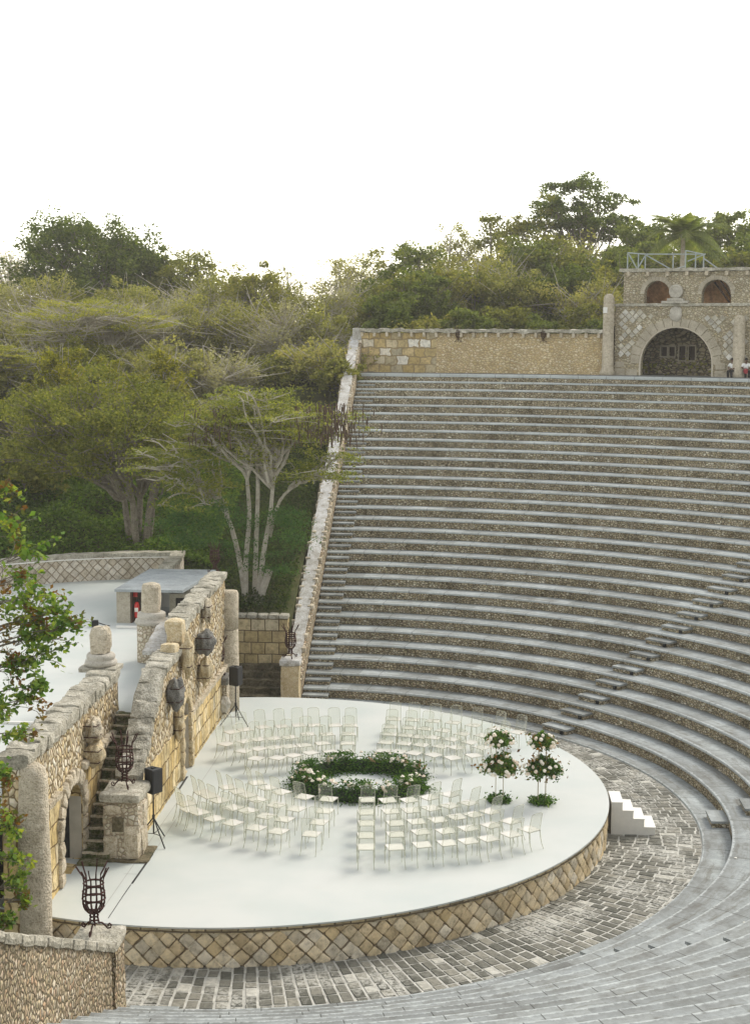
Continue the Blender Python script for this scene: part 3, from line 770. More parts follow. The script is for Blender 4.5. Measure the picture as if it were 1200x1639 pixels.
# pedestal slab, ring base and broken column stump at its far end
p_ = empty('column_stump', (-3.50, -2.45, 4.52), 0, 'broken column stump on a moulded round base at the far end of the terrace wall', 'column')
m = MB(); m.rbox(-.50, .50, -.42, .42, -.02, .12, .12, .03, 3, rnd=.04); m.build('plinth', 'coping', p_)
m = MB(); m.lathe([(.36, .12), (.40, .15), (.415, .20), (.40, .26), (.355, .28), (.35, .30), (.37, .34), (.365, .40), (.33, .44), (.27, .45)], n=24, amp=.012); m.build('moulded_base', 'smooth_stone', p_, True)
m = MB(); m.lathe([(.27, .46), (.275, .65), (.27, .95), (.25, 1.08), (.18, 1.14), (.08, 1.15)], n=20, amp=.05, fr=5); m.build('shaft', 'column', p_, False)

# ---- near column by the terrace wall
m = MB(); m.lathe([(.34, 0), (.335, 1.0), (.33, 2.0), (.325, 3.2), (.31, 4.1), (.27, 4.32), (.16, 4.40)], (-2.92, -10.5, 0), 26, .035, 3.5)
tag(m.build('stone_column', 'column', None, True), 'tall rough round stone column at the left edge of the stage', 'column')

# ---- mossy stair
s_ = empty('mossy_stair', (0, 0, 0), 0, 'narrow mossy stone stair climbing between the two rough walls', 'stairs')
for i in range(13):
    y0 = -6.55 + i * .29; z = .9 + .2 * (i + 1)
    m = MB(); m.rbox(-3.0, -2.32, y0, y0 + .42, z - .24, z, .085, .025, 4, seed=i, rnd=.03)
    so_ = m.build('stair_step', 'mossy', s_)
    m = MB(); m.rbox(-3.0, -2.33, y0 - .02, y0 + .07, z - .035, z + .012, .09, .02, 5, seed=i + 9, rnd=.015); m.build('nosing', 'rock', so_)
m = MB(); m.rbox(-3.02, -2.38, -6.9, -6.5, .9, .97, .1, .02, 4); m.build('stair_foot', 'mossy', s_)

# ---- wall B: the stage front wall
B_ = empty('stage_front_wall', (0, 0, 0), 0, 'weathered stone stage wall with sloping stair parapet and an arched niche', 'wall')
XB = -1.90
def topB(t):
    return float(np.interp(t, [-5.4, -4.6, -2.6, -2.1, -.35, -.3, .3, .9, 7.5], [2.48, 2.85, 4.32, 4.50, 4.50, 4.45, 4.75, 5.16, 5.38]))
arch_wall(-5.3, 7.5, lambda t: topB(t) + .05 * noise.noise(Vector((t * 2, 1, 0))), 2.45, .42, [(.62, .50, 2.45, 2.70, .45)], dz=.16, seed=3, amp=.05, fmap=mapX(XB - .02)).build('upper_face', 'rubble', B_)
arch_wall(-5.3, 7.5, 2.45, 0.0, .44, [(.62, .50, .90, 2.45, .001)], seed=4, amp=.03, fmap=mapX(XB)).build('lower_face', 'ashlar_warm', B_)
m = MB(); t = -5.35
i = 0
while t < 7.4:
    L_ = rng0.uniform(.34, .5); 
    if not (-.45 < t < .2):
        za, zb = topB(t), topB(min(7.5, t + L_)); an = math.atan2(zb - za, L_)
        T = Matrix.Translation((XB - .22, t, za)) @ Matrix.Rotation(an, 4, 'X')
        m.rbox(-.34, .30, -.01, L_ / math.cos(an), -.08, .165, .10, .07, 3.4, T, seed=i * .37, rnd=.05)
    t += L_; i += 1
m.build('coping', 'coping', B_)
m = MB()
for i in range(14):
    y0 = 1.3 + i * .44
    m.rbox(XB - .1, XB + .10, y0, y0 + .43, 2.36 , 2.52, .11, .03, 3, seed=80 + i, rnd=.04)
m.build('ledge', 'rock', B_)
m = MB()  # broken jagged stones beside the gap in the parapet
m.rbox(XB - .46, XB + .02, .18, .66, 4.4, 5.3, .12, .07, 3, seed=9, rnd=.08)
m.rbox(XB - .40, XB + .06, -.9, -.35, 4.45, 4.86, .12, .07, 3, seed=19, rnd=.08)
m.build('broken_stub', 'rock_warm', B_)
m = MB()
for i in range(9):
    a = pi * (i + .5) / 9
    T = Matrix.Translation((XB, .62 + .66 * math.cos(a), 2.55 + .62 * math.sin(a))) @ Matrix.Rotation(a - pi / 2, 4, 'X')
    m.rbox(-.08, .07, -.11, .11, -.14, .15, .09, .03, 4, T, seed=i, rnd=.04)
for sd_ in (-1, 1):
    for j in range(4):
        m.rbox(XB - .1, XB + .10, .62 + sd_ * .66 - .15, .62 + sd_ * .66 + .15, .9 + j * .4, 1.29 + j * .4, .1, .04, 4, seed=j + 3, rnd=.05)
m.build('niche_surround', 'rock_warm', B_)
m = MB(); m.box(XB - .44, XB - .015, 1.075, 1.105, .9, 2.95); m.box(XB - .50, XB - .445, .0, 1.2, .9, 3.2); m.build('niche_reveal', 'reveal', B_)

# stair pier in front of wall B
P_ = empty('stair_pier', (0, 0, 0), 0, 'square stone pier at the foot of the mossy stair holding an iron torch basket', 'pier')
m = MB(); m.rbox(-2.50, -1.66, -6.48, -5.4, .88, 2.32, .12, .03, 3.5, rnd=.04); m.build('shaft', 'cobble', P_)
m = MB()
for q in ((-2.5, -2.15, .95, 1.5), (-2.0, -1.66, .95, 1.75), (-2.35, -1.95, 1.55, 1.85), (-2.45, -2.05, 2.02, 2.25)):
    m.rbox(q[0], q[1], -6.53, -6.2, q[2], q[3], .1, .03, 4, seed=q[0], rnd=.05)
m.rbox(-1.95, -1.62, -6.2, -5.7, .95, 1.55, .1, .03, 4, seed=2, rnd=.05); m.rbox(-1.9, -1.62, -6.0, -5.6, 1.6, 2.15, .1, .03, 4, seed=7, rnd=.05)
m.build('face_block', 'rock', P_)
m = MB(); m.rbox(-2.26, -2.0, -6.545, -6.4, 1.62, 1.95, .1, .01, 4); m.build('recess_patch', 'mossrub', P_)
m = MB(); m.rbox(-2.56, -1.60, -6.56, -5.3, 2.30, 2.52, .11, .04, 3, rnd=.06); m.build('cap', 'coping', P_)
m = MB(); m.rbox(-2.60, -1.42, -6.62, -5.5, .88, .95, .11, .03, 3, rnd=.03); m.build('footing', 'mossrub', P_)

# carved stone heads clamped to the walls with iron straps
def stone_head(x, y, z, rx, ry, rz, label, seed, mat='rock', tilt=0):
    e = empty('carved_stone', (x, y, z), 0, label, 'carved stone', 'carved stones clamped to the stage walls')
    m = MB(); m.blob((0, 0, 0), (rx, ry, rz), .5, 1.9, seed, 16, Matrix.Rotation(tilt, 3, 'X')); m.build('stone', mat, e, True)
    for dz in (-.45, .45):
        c = MB(); zz = dz * rz
        c.tube([(-rx - .12, -ry * .85, zz), (rx * .75, -ry * .95, zz), (rx * .9, ry * .2, zz)], .014, 5); c.build('iron_clamp', 'iron', e)
    return e
stone_head(-1.74, -1.55, 3.72, .22, .34, .40, 'dark rounded carved stone under the sloping parapet, left of the arched niche', 3, 'rock_grey')
stone_head(-1.80, -.85, 2.75, .14, .22, .42, 'tall pale carved stone low on the wall just left of the arched niche', 5, 'rock_warm')
stone_head(-1.74, .15, 4.35, .16, .30, .58, 'tall weathered carved block above the arched niche at the parapet gap', 8, 'rock_warm')
stone_head(-1.68, 2.55, 4.25, .26, .36, .36, 'dark grey carved stone on the upper wall right of the niche', 11, 'rock_grey')
stone_head(-1.72, 2.75, 3.35, .18, .26, .42, 'pale carved stone below the dark one right of the niche', 14, 'rock_warm')
stone_head(-1.76, 3.4, 5.0, .14, .26, .34, 'small carved stone high up near the top of the stage wall', 17, 'rock')
stone_head(-2.88, -5.75, 3.85, .20, .30, .30, 'carved stone clamped to the terrace wall beside the doorway, upper one', 20, 'rock')
stone_head(-2.86, -5.75, 3.25, .24, .34, .30, 'pale carved stone bracket on the terrace wall over the doorway corner', 23, 'rock_warm')

# far column with its carved head and console
c_ = empty('stone_column', (-1.85, 7.75, 0), 0, 'tall round stone column at the far end of the stage wall', 'column')
m = MB(); m.lathe([(.35, 0), (.34, 1.8), (.335, 3.55), (.31, 3.60)], n=24, amp=.03, fr=3.5); m.build('lower_drum', 'column', c_, True)
m = MB(); m.lathe([(.33, 3.61), (.34, 4.2), (.33, 4.75), (.29, 4.84), (.15, 4.86)], n=24, amp=.03, fr=3.5, seed=2); m.build('upper_drum', 'column', c_, True)
q_ = empty('carved_console', (-2.05, 6.9, 0), 0, 'pebble-faced console pier with a carved grey head under the far iron torch', 'console')
m = MB(); m.rbox(-.25, .32, -.25, .35, .0, 2.05, .13, .04, 3); m.build('pier', 'cobble', q_)
m = MB(); m.rbox(-.30, .40, -.34, .4, 1.95, 2.25, .11, .05, 3, rnd=.08); m.build('console_slab', 'rock_grey', q_)
m = MB(); m.blob((.22, -.28, 1.35), (.22, .2, .27), .3, 2.2, 4, 9); m.build('carved_head', 'smooth_stone', q_)
m = MB(); m.rbox(-.3, .3, -.35, .1, .7, 1.02, .11, .05, 3, rnd=.06, seed=5); m.build('shelf_stone', 'rock_warm', q_)

# ================================================================== UPPER TERRACE
T_ = MB()
outl = [(-2.30, 8.9), (-3.1, 13.3), (-5.2, 14.3), (-5.4, 18.4), (-22, 18.4), (-22, -14), (-3.5, -14), (-3.5, -2.78), (-2.30, -2.78)]
T_.v = [(x, y, 3.5) for x, y in outl] + [(x, y, 3.2) for x, y in outl]
k = len(outl); T_.f = [tuple(range(k)), tuple(range(2 * k - 1, k - 1, -1))] + [(i, i + k, (i + 1) % k + k, (i + 1) % k) for i in range(k)]
tag(T_.build('terrace_floor', 'floor'), kind='structure')
m = MB(); m.box(-5.6, -4.1, 7.9, 8.0, 3.505, 3.58)
tag(m.build('white_board', 'white'), 'thin white board lying on the terrace beside the concrete hut', 'board')
m = MB(); m.box(-9, -4.8, -4.2, -4.1, 3.505, 3.56)
tag(m.build('white_batten', 'white'), 'long white batten on the terrace floor behind the left foliage', 'board')
# cobbled pier with stump
p2 = empty('column_stump', (-3.38, 3.15, 3.5), 0, 'broken column stump on a ring base over the cobbled pier in front of the hut', 'column')
m = MB(); m.lathe([(.43, 0), (.43, .6), (.42, 1.16)], n=24, amp=.03); m.build('cobbled_pier', 'cobble', p2)
m = MB(); m.lathe([(.46, 1.14), (.50, 1.2), (.47, 1.27), (.40, 1.3), (.42, 1.36), (.41, 1.46), (.34, 1.5), (.28, 1.5)], n=24, amp=.015); m.build('moulded_base', 'smooth_stone', p2, True)
m = MB(); m.lathe([(.28, 1.5), (.285, 1.9), (.28, 2.25), (.25, 2.33), (.14, 2.36)], n=20, amp=.04, fr=5); m.build('shaft', 'column', p2)
m = MB(); m.rbox(-2.99, -2.36, 2.1, 3.5, 3.3, 4.65, .14, .04, 3, seed=3); m.rbox(-2.75, -2.32, .4, 2.2, 3.3, 4.3, .14, .04, 3, seed=5)
tag(m.build('cobbled_wall', 'cobble'), 'low curving cobbled wall joining the round pier to the stage wall', 'wall')
m = MB(); m.rbox(-3.03, -2.30, .3, 3.5, 4.66, 4.76, .16, .03, 3, seed=3, T=Matrix.Translation((0, 0, 0)))
m.v = [(x, y, z - max(0, (2.2 - y)) * .17) for x, y, z in m.v]
tag(m.build('wall_cap', 'plaster'), 'pale sloping plaster cap on the low cobbled wall by the hut', 'coping')
# hut
h_ = empty('concrete_hut', (-4.5, 10.9, 3.5), 0, 'low concrete hut with a flat grey slab roof on the white terrace', 'hut')
T = Matrix.Shear('XY', 4, (0, 0))
m = MB(); rf = [(-1.34, -2.15), (.97, -2.15), (1.32, 2.25), (-1.1, 2.25)]
m.v = [(x, y, 1.16) for x, y in rf] + [(x, y, 1.07) for x, y in rf]; m.f = [(0, 1, 2, 3), (7, 6, 5, 4)] + [(i, i + 4, (i + 1) % 4 + 4, (i + 1) % 4) for i in range(4)]
m.build('roof', 'concrete', h_)
m = MB(); m.box(-1.30, -.84, -2.05, -1.6, 0, 1.07); m.build('wall', 'hut', h_)
m = MB(); m.box(-.83, -.78, -2.05, 1.9, 0, 1.07); m.build('wall', 'brown', h_)
m = MB(); m.box(-1.2, -.84, -1.58, 2.0, 0, 1.07); m.build('side_wall', 'hut', h_)
m = MB(); m.box(-.72, 1.1, 1.0, 1.1, 0, 1.07); m.build('back_wall', 'white', h_)
m = MB(); m.box(-.48, -.42, -1.95, -1.88, 0, 1.07); m.build('post', 'brown', h_)
m = MB(); m.box(.2, .9, -.6, .2, 0, .75); m.build('counter', 'hut', h_)
m = MB(); m.box(.42, .72, -.62, -.6, .1, .62); m.build('counter_opening', 'dark', h_)  # flat plate on the counter, the hole's shade put into its colour
# fire extinguisher
fe = empty('fire_extinguisher', (-5.13, 8.95, 3.68), 0, 'red fire extinguisher hanging in the concrete hut opening', 'extinguisher')
m = MB(); m.lathe([(.08, 0), (.09, .03), (.09, .42), (.06, .5), (.03, .53)], n=14); m.build('cylinder', 'red', fe, True)
m = MB(); m.lathe([(.03, .53), (.035, .58), (.02, .6)], n=10); m.box(-.02, .1, -.015, .015, .58, .62); m.build('valve', 'black', fe)
m = MB(); m.tube([(.03, 0, .56), (.14, -.02, .5), (.15, -.02, .3), (.12, -.02, .15)], .012, 6); m.build('hose', 'black', fe)
m = MB(); m.box(-.06, .06, -.095, -.088, .2, .34); m.build('label_plate', 'lamp', fe)
m = MB(); m.box(-.16, -.02, .1, .12, .35, .62)
sg = m.build('red_sign', 'red', None); sg.location = (-5.12, 8.98, 4.0); tag(sg, 'small red sign panel behind the fire extinguisher', 'sign')
# floodlight lying on terrace
fl = empty('floodlight', (-6.3, 8.1, 3.52), R(20), 'small black floodlight with a cable lying on the white terrace', 'lamp')
m = MB(); m.box(-.16, .06, -.1, .1, 0, .2); m.build('housing', 'black', fl)
m = MB(); m.tube([(.05, 0, .12), (.2, .02, .06), (.34, -.06, .02), (.42, -.1, .015)], .018, 6); m.build('cable', 'black', fl)
# diamond patterned back wall
bw = empty('terrace_back_wall', (0, 0, 0), 0, 'low back wall of diamond-set stones along the far edge of the white terrace', 'wall')
pl = [(-16, 11.5), (-13.6, 13.6), (-11.8, 15.4), (-10.0, 16.75), (-8.8, 17.4), (-7.4, 17.9), (-5.6, 18.1)]
def path_wall(pl, z0, z1, th, name, mat, parent, amp=.02, extra=0):
    m = MB(); P = []
    for (a, b) in zip(pl[:-1], pl[1:]):
        n_ = max(1, int(math.dist(a, b) / .2))
        for i in range(n_): P.append((a[0] + (b[0] - a[0]) * i / n_, a[1] + (b[1] - a[1]) * i / n_))
    P.append(pl[-1]); s = 0; L = [0]
    for a, b in zip(P[:-1], P[1:]): s += math.dist(a, b); L.append(s)
    nz = max(1, int((z1 - z0) / .15)); K = 2 * (nz + 1); uvs = []
    for i, (x, y) in enumerate(P):
        j0, j1 = max(0, i - 1), min(len(P) - 1, i + 1)
        d = Vector((P[j1][0] - P[j0][0], P[j1][1] - P[j0][1], 0)).normalized(); n_ = Vector((-d.y, d.x, 0))
        for sgn, rng_ in ((-1, range(nz + 1)), (1, range(nz, -1, -1))):
            for j in rng_:
                p = Vector((x, y, 0)) + n_ * (sgn * th / 2) + Vector((0, 0, z0 + (z1 - z0) * j / nz))
                p = p + noise.noise_vector(p * 2.5) * amp; m.v.append(tuple(p)); uvs.append((L[i], p.z + (0 if sgn < 0 else 3)))
    for i in range(len(P) - 1):
        for j in range(K - 1): m.f.append((i * K + j, (i + 1) * K + j, (i + 1) * K + j + 1, i * K + j + 1))
    m.f.append(tuple(range(K))); m.f.append(tuple((len(P) - 1) * K + j for j in range(K))[::-1])
    dct = {v: u for v, u in zip(m.v, uvs)}
    return m.build(name, mat, parent, uvf=lambda c: dct[c])
path_wall(pl, 3.3, 4.42, .45, 'stone_face', 'diamond_pale', bw)
path_wall(pl, 4.42, 4.56, .56, 'coping', 'coping', bw, .04)
path_wall([(-5.55, 18.3), (-5.35, 16.5), (-5.3, 14.4)], 3.3, 4.42, .4, 'return_wall', 'diamond_pale', bw)
path_wall([(-5.55, 18.3), (-5.35, 16.5), (-5.3, 14.4)], 4.42, 4.57, .52, 'coping', 'coping', bw, .04)
m = MB(); m.tube([(a[0] * .98 + .1, a[1] - .3, 4.40 + .02 * math.sin(i)) for i, a in enumerate(pl)], .022, 6)
tag(m.build('white_pipe', 'white'), 'thin white pipe running along the diamond-pattern back wall', 'pipe')

# ================================================================== RADIAL PARAPETS
# far parapet climbing beside the seats
def lipz(y): return Z30 + (y - RI) / DT * HT
pf = empty('sloping_parapet', (0, 0, 0), 0, 'long sloping parapet with worn white plaster top beside the far aisle', 'parapet')
def slope_wall(x0, x1, y0, y1, zb, zt, step=.3, amp=.02, seed=0):
    m = MB(); n_ = int(abs(y1 - y0) / step); nxs = 4
    for i in range(n_ + 1):
        y = y0 + (y1 - y0) * i / n_; b, t = zb(y), zt(y)
        row = [(x0, b), (x0, b + (t - b) * .5), (x0, t)] + [(x0 + (x1 - x0) * j / nxs, t) for j in range(1, nxs)] + [(x1, t), (x1, b + (t - b) * .5), (x1, b)]
        for x, z in row:
            p = Vector((x, y, z)); p = p + noise.noise_vector(p * 2.2 + Vector((seed, 0, 0))) * amp; m.v.append(tuple(p))
    K = nxs + 5
    s = 1 if (y1 > y0) else -1
    for i in range(n_):
        for j in range(K - 1):
            q = (i * K + j, i * K + j + 1, (i + 1) * K + j + 1, (i + 1) * K + j)
            m.f.append(q if s > 0 else q[::-1])
    m.f.append(tuple(range(K))); m.f.append(tuple(n_ * K + j for j in range(K))[::-1])
    return m
slope_wall(-.60, 0.0, 12.3, 41.9, lambda y: -.2 if y < 13 else lipz(y) - 1.6, lambda y: lipz(y) + .62, amp=.02).build('wall_body', 'pebble_wall', pf)
slope_wall(-.63, -.15, 12.25, 41.9, lambda y: lipz(y) + .58, lambda y: lipz(y) + .72, amp=.045, seed=4).build('plaster_top', 'plaster', pf)
m = MB(); rs = random.Random(3)
y = 12.6
while y < 41.5:
    L_ = rs.uniform(.22, .5)
    for xx in (-.60, -.12):
        if rs.random() < .85:
            x = xx + rs.uniform(-.03, .03)
            m.rbox(x - rs.uniform(.08, .14), x + rs.uniform(.08, .15), y, y + L_ * .8, lipz(y) + .45, lipz(y + L_ / 2) + rs.uniform(.66, .72), .12, .03, 4, seed=y, rnd=.04)
    y += L_
tag(m.build('edge_stone', 'rock', pf), kind='stuff')
# its end pier
pp = empty('parapet_pier', (-.32, 11.95, 0), 0, 'squat stone pier at the foot of the far sloping parapet', 'pier')
m = MB(); m.rbox(-.32, .33, -.3, .35, -.1, 1.50, .12, .03, 3, rnd=.03); m.build('shaft', 'rock_warm', pp)
m = MB(); m.rbox(-.38, .38, -.36, .4, 1.5, 1.72, .12, .04, 3, rnd=.05); m.build('cap', 'plaster', pp)
# top pillar where the parapet meets the top wall
m = MB(); m.rbox(-.52, .12, 41.6, 42.3, 10.5, 13.45, .2, .03, 2.5)
tag(m.build('corner_pillar', 'plaster'), 'pale plastered pillar at the left end of the top wall', 'pillar')
# near parapet (bottom left of the view)
pn = empty('pebble_parapet', (0, 0, 0), 0, 'pebble-faced parapet with dark stone coping in the bottom left corner', 'parapet')
zn = lambda y: 1.80 + .45 * (abs(y) - 13.6)
slope_wall(-1.25, -.66, -13.25, -38, lambda y: -.2, zn, amp=.02, seed=7).build('wall_body', 'pebble_wall', pn)
m = MB(); y = -13.2; i = 0
while y > -37:
    L_ = rs.uniform(.5, .8); an = math.atan(.45)
    T = Matrix.Translation((-.955, y, zn(y))) @ Matrix.Rotation(pi, 4, 'Z') @ Matrix.Rotation(an, 4, 'X')
    m.rbox(-.36, .38, 0, L_ / math.cos(an) - .015, -.03, .15, .12, .035, 3, T, seed=i, rnd=.05); y -= L_; i += 1
m.build('coping', 'coping', pn)
np_ = empty('parapet_pier', (-1.02, -12.7, 0), 0, 'stone pier at the end of the pebble parapet carrying the nearest iron torch', 'pier')
m = MB(); m.rbox(-.42, .40, -.38, .42, -.1, 1.55, .13, .03, 3, rnd=.03); m.build('shaft', 'pebble_wall', np_)
m = MB(); m.rbox(-.48, .44, -.44, .48, 1.55, 1.74, .12, .045, 3, rnd=.05); m.build('cap', 'coping', np_)

# ashlar wall and mossy steps between stage wall and far parapet
aw = empty('ashlar_wall', (0, 0, 0), 0, 'yellowish squared-block wall between the far column and the sloping parapet', 'wall')
m = MB(); m.rbox(-5.4, -.72, 14.35, 14.75, -.1, 2.66, .2, .02, 2); m.build('block_face', 'ashlar', aw)
m = MB()
for i in range(12): m.rbox(-5.45 + i * .4, -5.06 + i * .4, 14.28, 14.8, 2.66, 2.82 , .12, .04, 3, seed=i, rnd=.05)
m.build('coping', 'coping', aw)
ms = empty('mossy_steps', (0, 0, 0), 0, 'dark mossy rubble steps below the squared-block wall beyond the stage', 'stairs')
for i in range(5):
    m = MB(); m.rbox(-5.0, -.72, 12.6 + i * .36, 14.4, -.1 + .21 * i, .14 + .21 * i, .14, .05, 3, seed=i); m.build('stair_step', 'mossrub', ms)

# ================================================================== BRAZIERS
def torch(loc, s, label, lamp=False, rz=0):
    e = empty('iron_torch', loc, rz, label, 'torch basket', 'iron torch baskets on piers and walls')
    m = MB()
    prof = [(.02, .36), (.10, .38), (.17, .46), (.21, .58), (.215, .72), (.19, .86), (.185, .98)]
    nb = 12
    for k in range(nb):
        a = 2 * pi * k / nb; ca, sa = math.cos(a), math.sin(a)
        pts = [(r * ca, r * sa, z) for r, z in prof]
        if k % 3 != 1:
            ex = .05 + .1 * ((k * 7) % 5) / 5
            pts += [(.20 * ca, .20 * sa, 1.08), ((.22 + ex * .6) * ca, (.22 + ex * .6) * sa, 1.18), ((.25 + ex) * ca, (.25 + ex) * sa, 1.28 + .05 * (k % 2))]
        m.tube([tuple(s * q for q in p) for p in pts], s * .016, 4)
    m.build('basket', 'iron', e)
    for r, z in ((.19, .50), (.215, .66), (.205, .80), (.188, .96)):
        m = MB(); m.tube([(s * r * math.cos(t), s * r * math.sin(t), s * z) for t in [2 * pi * i / 20 for i in range(21)]], s * .02, 4); m.build('hoop', 'iron', e)
    m = MB()
    for k in range(4):
        a = 2 * pi * k / 4 + .4; ca, sa = math.cos(a), math.sin(a)
        m.tube([(s * .06 * ca, s * .06 * sa, s * .38), (s * .075 * ca, s * .075 * sa, s * .25), (s * .10 * ca, s * .10 * sa, s * .14)], s * .016, 4)
    for z in (.18, .25, .32): m.tube([(s * .085 * math.cos(t), s * .085 * math.sin(t), s * z) for t in [2 * pi * i / 12 for i in range(13)]], s * .012, 4)
    m.build('stem', 'iron', e)
    for k in range(3):
        a = 2 * pi * k / 3 + .5; ca, sa = math.cos(a), math.sin(a)
        pr_ = [(.09, .16), (.15, .15), (.22, .08), (.26, .02), (.32, .02), (.335, .07), (.30, .105), (.265, .085), (.275, .055)]
        m = MB(); m.tube([(s * r * ca, s * r * sa, s * z) for r, z in pr_], s * .018, 5); m.build('foot', 'iron', e)
    if lamp:
        m = MB(); m.blob((0, 0, s * .72), (s * .10, s * .10, s * .06), .1, 2, 1, 7); m.build('lamp', 'lamp', e)
    return e
torch((-1.14, -12.62, 1.76), 1.0, 'rusty iron torch basket on the pier at the bottom left, nearest to the viewer')
torch((-2.09, -5.95, 2.53), .98, 'rusty iron torch basket on the pier at the foot of the mossy stair', True, .5)
torch((-2.06, 6.95, 2.26), .95, 'rusty iron torch basket on the console beside the far round column', False, 1.0)
torch((-.32, 11.95, 1.73), .92, 'rusty iron torch basket on the pier below the sloping plastered parapet', False, .3)
torch((-2.55, 9.3, 5.2), .75, 'iron torch basket among the tree leaves behind the concrete hut', False, .8)
def ring_at(az, r, z): return (r * math.cos(R(az)), r * math.sin(R(az)), z)
for az, lb in ((82.75, 'iron torch basket on the top wall, left one of the two'), (76.4, 'iron torch basket on the top wall, right one nearer the gatehouse')):
    x, y, z = ring_at(az, 41.35, 12.75); t_ = torch((x, y, z), .62, lb)

# ================================================================== SPEAKERS
def speaker(x, y, rz, lb, lbs):
    e = empty('speaker_stand', (x, y, SZ), rz, lbs, 'stand', 'tripod speaker stands on the stage')
    m = MB(); m.tube([(0, 0, .25), (0, 0, 1.30)], .020, 8); m.build('pole', 'black', e)
    m = MB(); m.tube([(0, 0, .62), (0, 0, .72)], .035, 8); m.build('collar', 'black', e)
    for k in range(3):
        a = 2 * pi * k / 3 + .3; m = MB()
        m.tube([(0, 0, .66), (.24 * math.cos(a), .24 * math.sin(a), .35), (.52 * math.cos(a), .52 * math.sin(a), .02)], .016, 6)
        m.tube([(0, 0, .25), (.29 * math.cos(a), .29 * math.sin(a), .28)], .010, 5)
        m.build('leg', 'black', e)
    s = empty('loudspeaker', (x, y, SZ + 1.28), rz, lb, 'loudspeaker', 'loudspeakers on tripod stands')
    m = MB(); b = [(-.17, -.16), (.17, -.16), (.13, .17), (-.13, .17)]
    m.v = [(p[0], p[1], 0) for p in b] + [(p[0], p[1], .60) for p in b]
    m.f = [(3, 2, 1, 0), (4, 5, 6, 7)] + [(i, (i + 1) % 4, (i + 1) % 4 + 4, i + 4) for i in range(4)]
    cb = m.build('cabinet', 'black', s); bv = cb.modifiers.new('b', 'BEVEL'); bv.width = .02; bv.segments = 2
    m = MB(); m.box(-.145, .145, -.175, -.162, .03, .57); m.build('grille', 'slot', s)
    m = MB(); m.box(-.05, .05, -.05, .02, .6, .625); m.build('handle', 'black', s)
speaker(-1.32, 5.84, R(70), 'black loudspeaker on its stand by the far round column', 'black tripod speaker stand by the far round column')
speaker(-1.57, -5.24, R(55), 'black loudspeaker on its stand near the mossy stair pier', 'black tripod speaker stand near the mossy stair pier')

# ================================================================== CHAIRS
def make_chair():
    e = empty('acrylic_chair', (0, 0, 0))
    # local frame: x right, +y the way the sitter looks, origin below the top edge of the back
    m = MB(); nx_, nz_ = 6, 8
    def bp(u, v, off=0):     # u -1..1, v 0..1
        z = .44 + .48 * v; wd = .185 - .015 * v
        x = u * wd; y = .10 - .10 * v - .02 * (1 - u * u) + off
        if v > .85: z -= (abs(u) ** 4) * .03 * (v - .85) / .15
        return (x, y, z)
    for off, fl in ((0, False), (.008, True)):
        o = len(m.v); m.v += [bp(-1 + 2 * i / nx_, j / nz_, off) for j in range(nz_ + 1) for i in range(nx_ + 1)]
        for j in range(nz_):
            for i in range(nx_):
                a = o + j * (nx_ + 1) + i; q = (a, a + 1, a + nx_ + 2, a + nx_ + 1); m.f.append(q[::-1] if fl else q)
    back = m.build('backrest', 'ghost_panel', e, True)
    m = MB(); m.tube([bp(-1, j / 8, .004) for j in range(9)] + [bp(-1 + 2 * i / 6, 1, .004) for i in range(1, 6)] + [bp(1, 1 - j / 8, .004) for j in range(9)], .0085, 5); m.build('back_frame', 'ghost_edge', back)
    m = MB()
    m.v = [(-.18, .08, .455), (.18, .08, .455), (.205, .47, .46), (-.205, .47, .46), (-.18, .08, .44), (.18, .08, .44), (.205, .47, .445), (-.205, .47, .445)]
    m.f = [(0, 1, 2, 3), (7, 6, 5, 4), (0, 4, 5, 1), (1, 5, 6, 2), (2, 6, 7, 3), (3, 7, 4, 0)]
    seat_ = m.build('seat', 'ghost_seat_sheen', e)
    m = MB(); m.tube([(-.18, .08, .44), (.18, .08, .44), (.205, .47, .445), (-.205, .47, .445), (-.18, .08, .44)], .0095, 5); m.build('seat_rim', 'ghost_edge', seat_)
    for sx in (-1, 1):
        m = MB(); m.tube([(sx * .175, .09, .44), (sx * .18, .075, .30), (sx * .185, .03, .12), (sx * .19, -.03, 0)], [.016, .015, .012, .010], 6); m.build('leg', 'ghost_edge', e, True)
        m = MB(); m.tube([(sx * .20, .46, .445), (sx * .205, .465, .25), (sx * .20, .455, .1), (sx * .20, .47, 0)], [.017, .014, .011, .010], 6); m.build('leg', 'ghost_edge', e, True)
    return e
